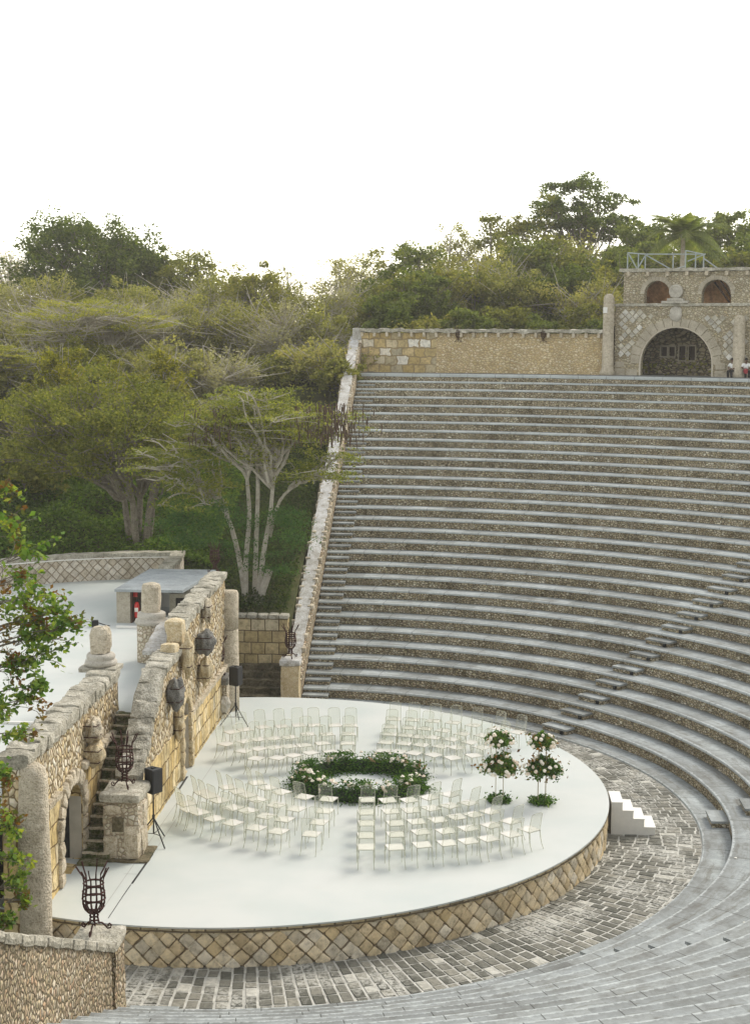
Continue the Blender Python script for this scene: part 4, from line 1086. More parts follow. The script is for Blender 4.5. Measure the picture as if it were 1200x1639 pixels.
CH = {'NL5': [[-1.31, -3.67], [-1.13, -4.12], [-0.83, -4.36], [-0.37, -4.82], [0.15, -5.11], [0.82, -5.45], [1.39, -5.66], [2.24, -5.8]], 'NL4': [[-1.09, -2.69], [-0.83, -3.0], [-0.51, -3.37], [-0.04, -3.95], [0.37, -4.15], [0.92, -4.55], [1.43, -4.77], [2.33, -4.93]], 'NL3': [[-0.52, -2.19], [-0.18, -2.54], [0.13, -2.88], [0.48, -3.25], [1.04, -3.66], [1.6, -3.94], [2.39, -4.06]], 'NL2': [[0.19, -1.75], [0.55, -2.19], [1.0, -2.57], [1.68, -2.95], [2.37, -3.1]],
 'NR1': [[3.47, -3.08], [4.06, -3.07], [4.64, -2.99], [5.19, -2.7], [5.74, -2.37]], 'NR2': [[3.51, -4.1], [4.16, -3.95], [4.69, -3.82], [5.24, -3.58], [5.73, -3.33], [6.22, -3.02]], 'NR3': [[3.58, -4.92], [4.31, -4.86], [4.85, -4.69], [5.4, -4.5], [5.88, -4.22], [6.33, -3.98], [6.75, -3.7]], 'NR4': [[3.63, -5.82], [4.35, -5.67], [4.99, -5.43], [5.61, -5.31], [6.15, -5.06], [6.74, -4.77], [7.25, -4.4]], 'NR5': [[3.67, -6.61], [4.39, -6.56], [5.03, -6.34], [5.62, -6.17], [6.15, -5.97], [6.65, -5.75], [7.2, -5.39], [7.66, -4.98]],
 'FL4': [[-1.25, 3.55], [-0.87, 3.88], [-0.35, 4.22], [0.22, 4.38], [0.76, 4.56], [1.26, 4.61], [1.89, 4.66], [2.41, 4.69]], 'FL3': [[-1.23, 2.2], [-0.74, 2.55], [-0.31, 2.83], [0.13, 2.98], [0.6, 3.16], [1.14, 3.57], [1.73, 3.62], [2.42, 3.72]], 'FL2': [[-0.63, 1.5], [-0.22, 1.8], [0.22, 1.98], [0.66, 2.15], [1.11, 2.35], [1.66, 2.61], [2.46, 2.71]], 'FL1': [[-0.18, 0.75], [0.42, 0.9], [0.86, 1.22], [1.35, 1.56], [1.96, 1.74], [2.5, 1.79]],
 'FR5': [[3.73, 5.55], [4.33, 5.51], [4.99, 5.42], [5.64, 5.28], [6.29, 5.0], [7.01, 4.68], [7.62, 4.27]], 'FR4': [[3.68, 4.62], [4.28, 4.55], [4.79, 4.49], [5.36, 4.3], [5.96, 3.98], [6.58, 3.85], [7.12, 3.5]], 'FR3': [[3.7, 3.79], [4.22, 3.7], [4.65, 3.55], [5.08, 3.51], [5.66, 3.34], [6.23, 3.04]], 'FR2': [[3.65, 2.89], [4.23, 2.8], [4.77, 2.67], [5.37, 2.55], [5.84, 2.45], [6.6, 2.5]], 'FR1': [[3.64, 1.99], [4.12, 1.92], [4.6, 1.8], [5.23, 1.62], [5.81, 1.32], [6.4, 1.6]]}
ordn = ['first', 'second', 'third', 'fourth', 'fifth', 'sixth', 'seventh', 'eighth']
blk = {'NL': 'near left', 'NR': 'near right', 'FL': 'far left', 'FR': 'far right'}
rows = {'NL': ['NL2', 'NL3', 'NL4', 'NL5'], 'NR': ['NR1', 'NR2', 'NR3', 'NR4', 'NR5'], 'FL': ['FL1', 'FL2', 'FL3', 'FL4'], 'FR': ['FR1', 'FR2', 'FR3', 'FR4', 'FR5']}
rown = {4: ['innermost row', 'second row out', 'third row out', 'outermost row'], 5: ['innermost row', 'second row out', 'third row out', 'fourth row out', 'outermost row']}
first = make_chair(); used = False; RC = (3.06, -.12)
rc = random.Random(11)
for b, rl in rows.items():
    for ri, rk in enumerate(rl):
        pts = CH[rk] if b[1] == 'R' else CH[rk][::-1]
        for i, (x, y) in enumerate(pts):
            o = first if not used else copy_tree(first); used = True
            dx, dy = RC[0] - x, RC[1] - y
            if b[0] == 'F': dx *= .8
            L = math.hypot(dx, dy); dx /= L; dy /= L
            o.location = (x, y, SZ + .002)
            o.rotation_euler = (0, 0, math.atan2(dy, dx) - pi / 2 + rc.uniform(-.05, .05))
            tag(o, 'clear acrylic chair, %s from the centre aisle, %s of the %s block' % (ordn[i], rown[len(rl)][ri], blk[b]), 'chair', 'clear acrylic chairs on the stage')

# ================================================================== FLOWERS
rg = np.random.default_rng(4)
fr_ = empty('floral_ring', (3.09, -.12, SZ), 0, 'large floral ring of greenery, cream roses and dried plumes in mid stage', 'flowers')
N_ = 21000
th = rg.uniform(R(18), R(352), N_)
rd_ = 1.56 + rg.normal(0, .20, N_); hh = np.abs(rg.normal(0, .30, N_)) * (1.2 - np.abs(rd_ - 1.56) * 1.6)
hh *= (1 + .35 * np.sin(th * 7) + .2 * np.sin(th * 17 + 1))
P0 = np.stack([rd_ * np.cos(th) * 1.08, rd_ * np.sin(th) * .94, np.clip(hh, .01, .62)], 1)
quads('foliage', leafquads(P0, .085, rg, .2), 'leaf_floral', fr_)
m = MB()
for i in range(60):
    t = R(18 + 334 * i / 60); m.blob((1.58 * 1.08 * math.cos(t), 1.58 * .94 * math.sin(t), .13), (.24, .24, .22), .3, 2, i, 5)
MAT['moss'] = plain('moss_base', (.015, .03, .012), .95, var=.4, scale=30, bump=.5)
m.build('moss_base', 'moss', fr_)
def rose_mesh():
    m = MB()
    for k, (r, h) in enumerate(((.055, .03), (.045, .045), (.028, .055))):
        m.blob((0, 0, h * .6), (r, r, h * .7), .35, 4, k, 6)
    return m
rose0 = rose_mesh().build('rose', 'rose', fr_); blush0 = rose_mesh().build('rose', 'blush', fr_)
rr_ = random.Random(8); cnt = 0
for i in range(92):
    t = R(rr_.uniform(20, 350)); r_ = 1.58 + rr_.gauss(0, .13)
    src = rose0 if rr_.random() < .75 else blush0
    o = src if (i == 0 and src is rose0) else src.copy()
    if o is not src: col.objects.link(o); o.parent = fr_
    s = rr_.uniform(.8, 1.4); o.scale = (s, s, s)
    o.location = (r_ * math.cos(t) * 1.08, r_ * math.sin(t) * .94, rr_.uniform(.38, .62)); o.rotation_euler = (rr_.uniform(-.6, .6), rr_.uniform(-.6, .6), rr_.uniform(0, 6))
blush0.location = (1.55, .6, .3)
def plume_mesh():
    m = MB(); m.tube([(0, 0, 0), (.01, 0, .18)], .006, 4)
    m.tube([(.01, 0, .14), (.015, 0, .24), (.03, .01, .36), (.05, .01, .46), (.07, .015, .54)], [.01, .045, .05, .032, .006], 7); return m
pl0 = plume_mesh().build('dried_plume', 'plume', fr_); pl1 = plume_mesh().build('dried_plume', 'plume_pale', fr_)
for i in range(22):
    t = R(rr_.uniform(20, 350)); src = pl0 if i % 3 else pl1; o = src.copy(); col.objects.link(o); o.parent = fr_
    s = rr_.uniform(.6, 1.05); o.scale = (s * 1.1, s * 1.1, s); r_ = 1.58 + rr_.gauss(0, .1)
    o.location = (r_ * math.cos(t) * 1.08, r_ * math.sin(t) * .94, .12); o.rotation_euler = (rr_.uniform(-.7, .7), rr_.uniform(-.7, .7), rr_.uniform(0, 6))
pl0.location = (1.2, 1.1, .12); pl1.location = (-1.5, -.6, .12)

def bouquet(parent, c, r, n, nr, seed):
    rg2 = np.random.default_rng(seed); rr2 = random.Random(seed)
    d = rg2.normal(size=(n, 3)); d /= np.linalg.norm(d, axis=1)[:, None]
    rad = rg2.uniform(.35, 1.0, n) ** .6
    ang = np.arctan2(d[:, 1], d[:, 0]); rad = rad * (1 + .22 * np.sin(3 * ang + seed) + .16 * np.sin(5 * ang + 2 * seed)) + (rg2.random(n) < .03) * .3
    P = d * rad[:, None] * np.array([r, r, r * .72]); P[:, :2] *= (1.12 - .55 * P[:, 2:3] / r)
    b = quads('bouquet', leafquads(P, .085, rg2, .1), 'leaf_floral', parent); b.location = c
    k = n // 16; P2 = rg2.normal(size=(k, 3)) * np.array([r * .55, r * .55, r * .4])
    q = quads('dried_foliage', leafquads(P2 * 1.15, .11, rg2, .1), 'leaf_brown', b)
    for i in range(nr):
        o = (rose0 if rr2.random() < .6 else blush0).copy(); col.objects.link(o); o.parent = b
        a = rr2.uniform(-pi, .6); zz = rr2.uniform(-.75, .95); s = rr2.uniform(.7, 1.15)
        q_ = math.sqrt(1 - zz * zz * .8) * r * rr2.uniform(1.0, 1.18) * (1.12 - .45 * zz)
        o.location = (q_ * math.cos(a), q_ * math.sin(a), zz * r * .7); o.scale = (s, s, s); o.rotation_euler = (rr2.uniform(.3, 1.5), 0, a + pi / 2)
def tower(x, y, lb, seed):
    e = empty('flower_stand', (x, y, SZ), 0, lb, 'flower stand', 'tall flower stands on the stage')
    for sx in (-1, 1):
        for sy in (-1, 1):
            m = MB(); m.tube([(sx * .10, sy * .10, 0), (sx * .10, sy * .10, 1.55)], .009, 5); m.build('frame_rod', 'gold', e)
    for z in (.95, 1.55):
        m = MB(); m.box(-.11, .11, -.11, .11, z, z + .012); m.build('frame_shelf', 'gold', e)
    bouquet(e, (.02, 0, 1.0), .38, 2600, 26, seed); bouquet(e, (-.02, 0, 1.70), .27, 1500, 18, seed + 1)
    rg2 = np.random.default_rng(seed + 5); P = rg2.normal(size=(900, 3)) * np.array([.13, .13, .07]); P[:, 2] = np.abs(P[:, 2]) + .02
    quads('base_greenery', leafquads(P, .10, rg2, .6), 'leaf_floral', e)
tower(6.83, -1.25, 'tall flower stand left one of the pair, two tiers of roses and greenery', 30)
tower(7.94, -1.35, 'tall flower stand right one of the pair, nearer the white steps', 40)

fr_.scale = (.94, .96, .84)

# ================================================================== TOP WALL
AZ_G = 66.6
tw = empty('top_wall', (0, 0, 0), 0, 'long tan stone wall with tiled coping behind the top walkway', 'wall')
def arcwall(a0_, a1_, r0, r1, z0, z1, name, mat, parent, amp=.02, dz=.25, du=.3, f=2.0):
    m = MB(); n_ = max(1, int(R(abs(a1_ - a0_)) * r0 / du)); nz = max(1, int((z1 - z0) / dz)); K = 2 * (nz + 1)
    for i in range(n_ + 1):
        a = R(a0_ + (a1_ - a0_) * i / n_)
        for r_, rg_ in ((r0, range(nz + 1)), (r1, range(nz, -1, -1))):
            for j in rg_:
                p = Vector((r_ * math.cos(a), r_ * math.sin(a), z0 + (z1 - z0) * j / nz)); p = p + noise.noise_vector(p * f) * amp; m.v.append(tuple(p))
    for i in range(n_):
        for j in range(K - 1): m.f.append((i * K + j, i * K + j + 1, (i + 1) * K + j + 1, (i + 1) * K + j))
    m.f.append(tuple(range(K))[::-1]); m.f.append(tuple(n_ * K + j for j in range(K)))
    return m.build(name, mat, parent, uvf=lambda c: (-math.atan2(c[1], c[0]) * r0, c[2]))
arcwall(71.6, 84.4, 41.5, 42.0, 10.9, 13.22, 'rubble_face', 'top_rubble', tw)
arcwall(84.4, 90.0, 41.48, 42.0, 10.9, 13.22, 'block_face', 'top_ashlar', tw)
arcwall(71.6, 90.2, 41.28, 42.12, 13.26, 13.44, 'coping', 'coping', tw, .09, .2, .22, 3.0)
for i in range(20):
    az = 72.3 + i * .93
    T = Matrix.Rotation(R(az), 4, 'Z'); m = MB(); m.box(41.28, 41.52, -.07, .07, 13.02, 13.25, T); m.build('bracket', 'rock', tw)
m = MB(); m.rbox(-.4, .4, -.5, .5, 0, 0.14, .2, .02)

# ================================================================== GATEHOUSE
O = Vector((math.cos(R(AZ_G)) * 41.5, math.sin(R(AZ_G)) * 41.5, 0))
gt = empty('gatehouse', O, R(AZ_G - 90), 'two-storey stone gatehouse with a big round arch above the top walkway', 'building')
# local axes: x along the facade (right), y backwards, z up
gm = lambda p: (p[0], p[1], p[2])
arch_wall(-3.35, 9.0, 14.66, 10.9, .60, [(-.08, 1.93, 11.0, 11.70, 1.92)], dt=.25, dz=.25, amp=.02, seed=31).build('lower_wall', 'gate_rubble', gt)
arch_wall(-2.98, 9.0, 16.40, 14.66, .45, [(-1.19, .68, 14.80, 15.30, .68), (1.88, .75, 14.80, 15.25, .72), (5.0, .72, 14.8, 15.25, .7)], dt=.25, dz=.25, amp=.02, seed=33, fmap=lambda p: (p[0], p[1] + .12, p[2])).build('upper_wall', 'gate_rubble', gt)
m = MB(); m.rbox(-3.42, 9.0, -.10, .75, 14.66, 14.80, .3, .03, 2); m.build('ledge', 'coping', gt)
m = MB(); m.rbox(-3.20, 9.0, -.02, .7, 16.42, 16.58, .25, .06, 2.5); m.build('coping', 'coping', gt)
for i in range(8):
    m = MB(); m.box(-2.75 + i * 1.02, -2.6 + i * 1.02, -.12, .15, 16.2, 16.41); m.build('bracket', 'rock', gt)
def vous(tc, zs, r, w_, n_, mat, proud=.05, hh_=0, yf=0):
    m = MB(); g2 = .008
    for i in range(n_):
        a1 = pi * i / n_ + g2; a2 = pi * (i + 1) / n_ - g2; rr1, rr2 = r, r + w_ * (1 + .12 * ((i * 5) % 3))
        c1, s1, c2, s2 = math.cos(a1), math.sin(a1), math.cos(a2), math.sin(a2)
        q = [(tc + rr1 * c1, zs + rr1 * s1), (tc + rr1 * c2, zs + rr1 * s2), (tc + rr2 * c2, zs + rr2 * s2), (tc + rr2 * c1, zs + rr2 * s1)]
        m.add([(x, yf - proud, z) for x, z in q] + [(x, yf + .02, z) for x, z in q], [(3, 2, 1, 0), (4, 5, 6, 7), (0, 1, 5, 4), (1, 2, 6, 5), (2, 3, 7, 6), (3, 0, 4, 7)])
    return m.build('arch_stones', mat, gt)
vous(-.08, 11.70, 1.93, .42, 15, 'voussoir'); vous(-1.19, 15.28, .68, .2, 13, 'voussoir', yf=.12); vous(1.88, 15.25, .74, .2, 13, 'voussoir', yf=.12)
MAT['arch_plaster'] = plain('arch_plaster', (.60, .54, .44), .9, var=.1, scale=3)
m = MB()   # pale intrados edge
m.tube([(-.08 + 1.9 * math.cos(pi * i / 24), .02, 11.70 + 1.9 * math.sin(pi * i / 24)) for i in range(25)], .05, 5)
m.tube([(-1.98, .02, 10.95), (-1.98, .02, 11.7)], .05, 5); m.tube([(1.82, .02, 10.95), (1.82, .02, 11.7)], .05, 5); m.build('arch_edge', 'arch_plaster', gt)
# diamond patches of pale squares on both flanks
MAT['pale_square'] = stonemat('pale_square', [(.40, .36, .27), (.56, .53, .46), (.46, .44, .39), (.74, .72, .67), (.50, .46, .36), (.60, .57, .50)], 4)
rs = random.Random(12)
def squares(x0, x1, z0, z1, avoid):
    m = MB(); s = .27; i = 0; z = z0
    while z < z1:
        x = x0 + (s * .72 if i % 2 else 0)
        while x < x1:
            if math.hypot(x + .08, z - 11.7) > avoid and rs.random() < .72:
                T = Matrix.Translation((x, 0, z)) @ Matrix.Rotation(pi / 4, 4, 'Y'); k = rs.uniform(.40, .47) * s
                m.box(-k, k, -.035 - rs.uniform(0, .02), .05, -k, k, T)
            x += s * 1.44
        z += s * .72; i += 1
    return m.build('diamond_inlay', 'pale_square', gt)
squares(-3.0, -1.3, 12.2, 14.4, 2.55); squares(1.5, 3.6, 12.1, 14.1, 2.6)
m = MB()
for (a, b, c, d) in ((-3.3, -2.75, 11.05, 11.45), (-2.7, -2.1, 11.05, 11.42), (-3.3, -2.8, 11.5, 11.8), (1.95, 2.45, 11.0, 11.4), (2.5, 2.95, 11.0, 11.35), (1.98, 2.5, 11.45, 11.8), (2.55, 3.0, 11.4, 11.7)):
    m = MB(); m.rbox(a, b, -.06, .1, c, d, .15, .02, 3, rnd=.04); m.build('base_block', 'voussoir', gt)
# medallion, its base and the cartouche over the arch
m = MB(); T = Matrix.Translation((-.16, .0, 15.40)) @ Matrix.Rotation(pi / 2, 4, 'X')
mm = MB(); mm.lathe([(.33, -.1), (.36, .0), (.35, .1), (.27, .12), (.25, .09), (.12, .10), (.05, .13)], n=26); mm.v = [tuple(T @ Vector(v)) for v in mm.v]; mm.build('medallion', 'smooth_stone', gt)
m = MB(); m.rbox(-.85, .5, -.25, .3, 14.80, 14.92, .12, .02, 3); m.rbox(-.6, .28, -.2, .25, 14.92, 15.06, .12, .02, 3, rnd=.04); m.build('medallion_base', 'smooth_stone', gt)
m = MB(); m.blob((-.14, -.02, 14.26), (.34, .16, .40), .18, 2.2, 3, 9); m.build('cartouche', 'smooth_stone', gt)
# upper loggia back wall in terracotta plaster, passage walls and windows behind the great arch
m = MB(); m.box(-2.9, -1.15, 2.6, 2.75, 14.6, 16.4); m.box(.2, 9, 2.6, 2.75, 14.6, 16.4); m.box(-2.92, -2.78, .6, 2.6, 14.6, 16.4); m.build('loggia_wall', 'orange', gt)
m = MB(); m.box(-2.9, 9, .57, 2.8, 16.3, 16.42); m.build('loggia_ceiling', 'brown', gt)  # ceiling added to block the sky so the loggia falls dark
m = MB(); m.box(-2.9, 9, .6, 2.8, 14.5, 14.62); m.build('loggia_floor', 'hut', gt)
m = MB(); m.tube([(1.5, 1.2, 15.9), (2.3, 1.2, 14.85)], .05, 5); m.tube([(1.7, 1.0, 16.2), (2.55, 1.2, 14.85)], .04, 5); m.build('loggia_brace', 'brown', gt)
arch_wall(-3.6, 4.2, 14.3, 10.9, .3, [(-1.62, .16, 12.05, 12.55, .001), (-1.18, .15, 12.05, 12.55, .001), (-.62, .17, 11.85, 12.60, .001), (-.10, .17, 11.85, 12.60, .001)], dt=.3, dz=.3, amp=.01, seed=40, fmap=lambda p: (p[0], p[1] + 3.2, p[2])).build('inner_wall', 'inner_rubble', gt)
for (c, hw, z0_, z1_) in ((-1.62, .16, 12.05, 12.55), (-1.18, .15, 12.05, 12.55), (-.62, .17, 11.85, 12.6), (-.10, .17, 11.85, 12.6)):
    w_ = MB(); w_.box(c - hw - .05, c + hw + .05, 3.12, 3.19, z0_ - .07, z0_); w_.box(c - hw - .05, c + hw + .05, 3.12, 3.19, z1_, z1_ + .08)
    w_.box(c - hw - .06, c - hw, 3.13, 3.19, z0_, z1_); w_.box(c + hw, c + hw + .06, 3.13, 3.19, z0_, z1_); wo = w_.build('window', 'voussoir', gt)
    w_ = MB(); w_.box(c - hw, c + hw, 3.36, 3.40, z0_, z1_); w_.build('shutter', 'dark_wood', wo)
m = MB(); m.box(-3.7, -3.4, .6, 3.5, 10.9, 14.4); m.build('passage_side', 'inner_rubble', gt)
m = MB(); m.box(-3.5, 4.2, .6, 3.3, 10.9, 11.05); m.build('passage_floor', 'hut', gt)
m = MB(); m.box(-3.5, 4.2, .6, 3.5, 14.3, 14.5); m.build('passage_ceiling', 'brown', gt)
# metal railing on the roof
rl = empty('roof_railing', O + Vector((0, 0, 16.58)), R(AZ_G - 90), 'pale blue metal railing on the roof of the gatehouse', 'railing')
m = MB()
for a, b in (((-2.8, .1, 0), (-2.8, .1, .82)), ((-2.8, .1, .82), (-2.1, .9, .78)), ((-2.1, .9, 0), (-2.1, .9, .78)), ((-2.1, .9, .78), (1.05, .9, .72)), ((-2.35, .5, .78), (-2.35, .5, 0)), ((-.62, .9, 0), (-.62, .9, .74)),
             ((.25, .1, 0), (.25, .1, .88)), ((.25, .1, .88), (1.05, .6, .70)), ((1.05, .6, 0), (1.05, .6, .7)), ((.7, .35, 0), (.7, .35, .78)), ((-2.1, .9, .75), (-.75, .9, 0)), ((-2.75, .15, .75), (-2.4, .5, 0)), ((-2.4, .5, 0), (-2.1, .9, .72)), ((.25, .1, .1), (-.45, .9, .0)), ((1.05, .6, .68), (.3, .3, .35)), ((1.05, .6, .5), (1.7, .9, 0))):
    m.tube([a, b], .035, 6)
m.build('rail_bar', 'rail', rl)
# the two round columns in front
def gcol(x, y, h, lb, base=True):
    p = O + Matrix.Rotation(R(AZ_G - 90), 3, 'Z') @ Vector((x, y, 0))
    e = empty('stone_column', (p.x, p.y, 11.05), 0, lb, 'column')
    m = MB(); m.lathe([(.40, 0), (.40, .2), (.34, .32), (.31, .4), (.30, h * .45), (.29, h * .75), (.28, h - .25), (.22, h - .08), (.08, h)], n=20, amp=.025, fr=3); m.build('shaft', 'column', e, True)
    return e
c1 = gcol(-3.60, -.35, 4.25, 'tall round-topped stone column at the left end of the gatehouse')
gcol(3.22, -.35, 3.15, 'shorter round stone column right of the great arch beside the seated people')
p = O + Matrix.Rotation(R(AZ_G - 90), 3, 'Z') @ Vector((-3.68, -.68, 14.3))
m = MB(); m.box(-.11, .11, -.01, .01, 0, .3); sg = m.build('small_sign', 'white'); sg.location = p; sg.rotation_euler = (0, 0, R(AZ_G - 90)); tag(sg, 'small blank white sign on the tall left gatehouse column', 'sign')
# low ledge at the wall foot that people sit on
m = MB(); m.rbox(2.4, 9, -.50, -.02, 11.05, 11.33, .3, .02, 2)
bn = m.build('stone_bench', 'voussoir'); bn.location = O; bn.rotation_euler = (0, 0, R(AZ_G - 90)); tag(bn, 'low stone ledge at the foot of the gatehouse wall where two people sit', 'bench')

# ================================================================== PEOPLE
def skinned(name, pts, edges, mat, parent, root=0, sub=1):
    me = bpy.data.meshes.new(name); me.from_pydata([p[:3] for p in pts], edges, []); me.materials.append(MAT[mat])
    o = bpy.data.objects.new(name, me); col.objects.link(o); o.parent = parent
    sk = o.modifiers.new('skin', 'SKIN'); sk.use_smooth_shade = True
    for i, p in enumerate(pts):
        me.skin_vertices[0].data[i].radius = (p[3], p[4] if len(p) > 4 else p[3]); me.skin_vertices[0].data[i].use_root = (i == root)
    sb = o.modifiers.new('sub', 'SUBSURF'); sb.levels = sub; sb.render_levels = sub
    return o
def person(lx, label, turn, seed, redbag=False):
    p = O + Matrix.Rotation(R(AZ_G - 90), 3, 'Z') @ Vector((lx, -.42, 11.05))
    e = empty('person', p - Vector((0, 0, .03)), R(AZ_G - 90) + turn, label, 'person', 'people sitting by the gatehouse'); e.scale = (.84, .84, .78)
    # seated: y- is forward, seat at .42, feet at 0
    pts = [(0, .05, .50, .14, .11), (0, 0, .70, .13, .10), (0, -.05, .90, .15, .10), (0, -.07, 1.00, .08, .07), (0, -.10, 1.07, .05, .05), (0, -.12, 1.14, .07, .075), (0, -.125, 1.22, .085, .095), (0, -.12, 1.29, .07, .08),
           (-.09, -.06, .50, .09, .09), (-.10, -.44, .48, .068), (-.10, -.46, .25, .055), (-.10, -.44, .07, .04), (-.10, -.56, .03, .035, .03),
           (.09, -.06, .50, .09, .09), (.11, -.42, .50, .068), (.12, -.44, .26, .055), (.12, -.42, .07, .04), (.12, -.54, .03, .035, .03),
           (-.19, -.05, .94, .055), (-.25, -.10, .72, .042), (-.10, -.33, .60, .032), (-.03, -.37, .60, .028),
           (.19, -.05, .94, .055), (.25, -.12, .72, .042), (.10, -.33, .62, .032), (.03, -.38, .62, .028)]
    ed = [(0, 1), (1, 2), (2, 3), (3, 4), (4, 5), (5, 6), (6, 7), (0, 8), (8, 9), (9, 10), (10, 11), (11, 12), (0, 13), (13, 14), (14, 15), (15, 16), (16, 17), (2, 18), (18, 19), (19, 20), (20, 21), (2, 22), (22, 23), (23, 24), (24, 25)]
    skinned('body', pts, ed, 'skin', e, 0, 2)
    for sx in (-1, 1):
        for k in range(4):
            m = MB(); x = sx * .03 + (k - 1.5) * .016 * 1
            m.tube([(x, -.385, .61), (x * .9, -.43 - .005 * (k % 2), .60), (x * .8, -.445, .57)], [.009, .008, .007], 5); m.build('finger', 'skin', e)
        m = MB(); m.tube([(sx * .06, -.36, .62), (sx * .03, -.40, .645)], [.01, .008], 5); m.build('thumb', 'skin', e)
    sh = [(0, .05, .55, .155, .125), (0, 0, .72, .15, .12), (0, -.05, .90, .17, .12), (0, -.075, .985, .085, .075), (-.19, -.05, .94, .07), (-.245, -.09, .76, .062), (.19, -.05, .94, .07), (.245, -.11, .76, .062)]
    skinned('shirt', sh, [(0, 1), (1, 2), (2, 3), (2, 4), (4, 5), (2, 6), (6, 7)], 'shirt', e, 0, 2)
    tr = [(0, .05, .50, .155, .125), (-.09, -.06, .50, .105, .10), (-.10, -.44, .485, .085), (-.10, -.46, .25, .075), (-.10, -.44, .08, .07), (.09, -.06, .50, .105, .10), (.11, -.42, .505, .085), (.12, -.44, .26, .075), (.12, -.42, .08, .07)]
    skinned('trousers', tr, [(0, 1), (1, 2), (2, 3), (3, 4), (0, 5), (5, 6), (6, 7), (7, 8)], 'trousers', e, 0, 2)
    m = MB(); m.blob((0, -.10, 1.255), (.098, .112, .10), .08, 3, seed, 8); m.build('hair', 'hair', e)
    m = MB(); m.blob((0, -.205, 1.20), (.014, .02, .022), .0, 1, 1, 5); m.build('nose', 'skin', e)
    for sx in (-1, 1):
        m = MB(); m.blob((sx * .10, -.39 - .0, .03), (.045, .12, .04), .05, 1, 1, 6); m.build('shoe', 'trousers', e)
    if redbag:
        b = empty('red_bag', p + Matrix.Rotation(R(AZ_G - 90), 3, 'Z') @ Vector((.12, -.48, .24)), 0, 'small red bag in the lap of the second seated person', 'bag')
        m = MB(); m.blob((0, 0, .12), (.11, .08, .14), .2, 2, 3, 7); m.build('bag_body', 'redcloth', b)
        m = MB(); m.tube([(-.07, 0, .22), (0, 0, .32), (.07, 0, .22)], .01, 5); m.build('strap', 'redcloth', b)
person(2.98, 'person in white shirt and dark trousers sitting below the short round column', R(-12), 2)
person(3.62, 'person in white shirt leaning forward at the right edge of the view', R(25), 6, True)

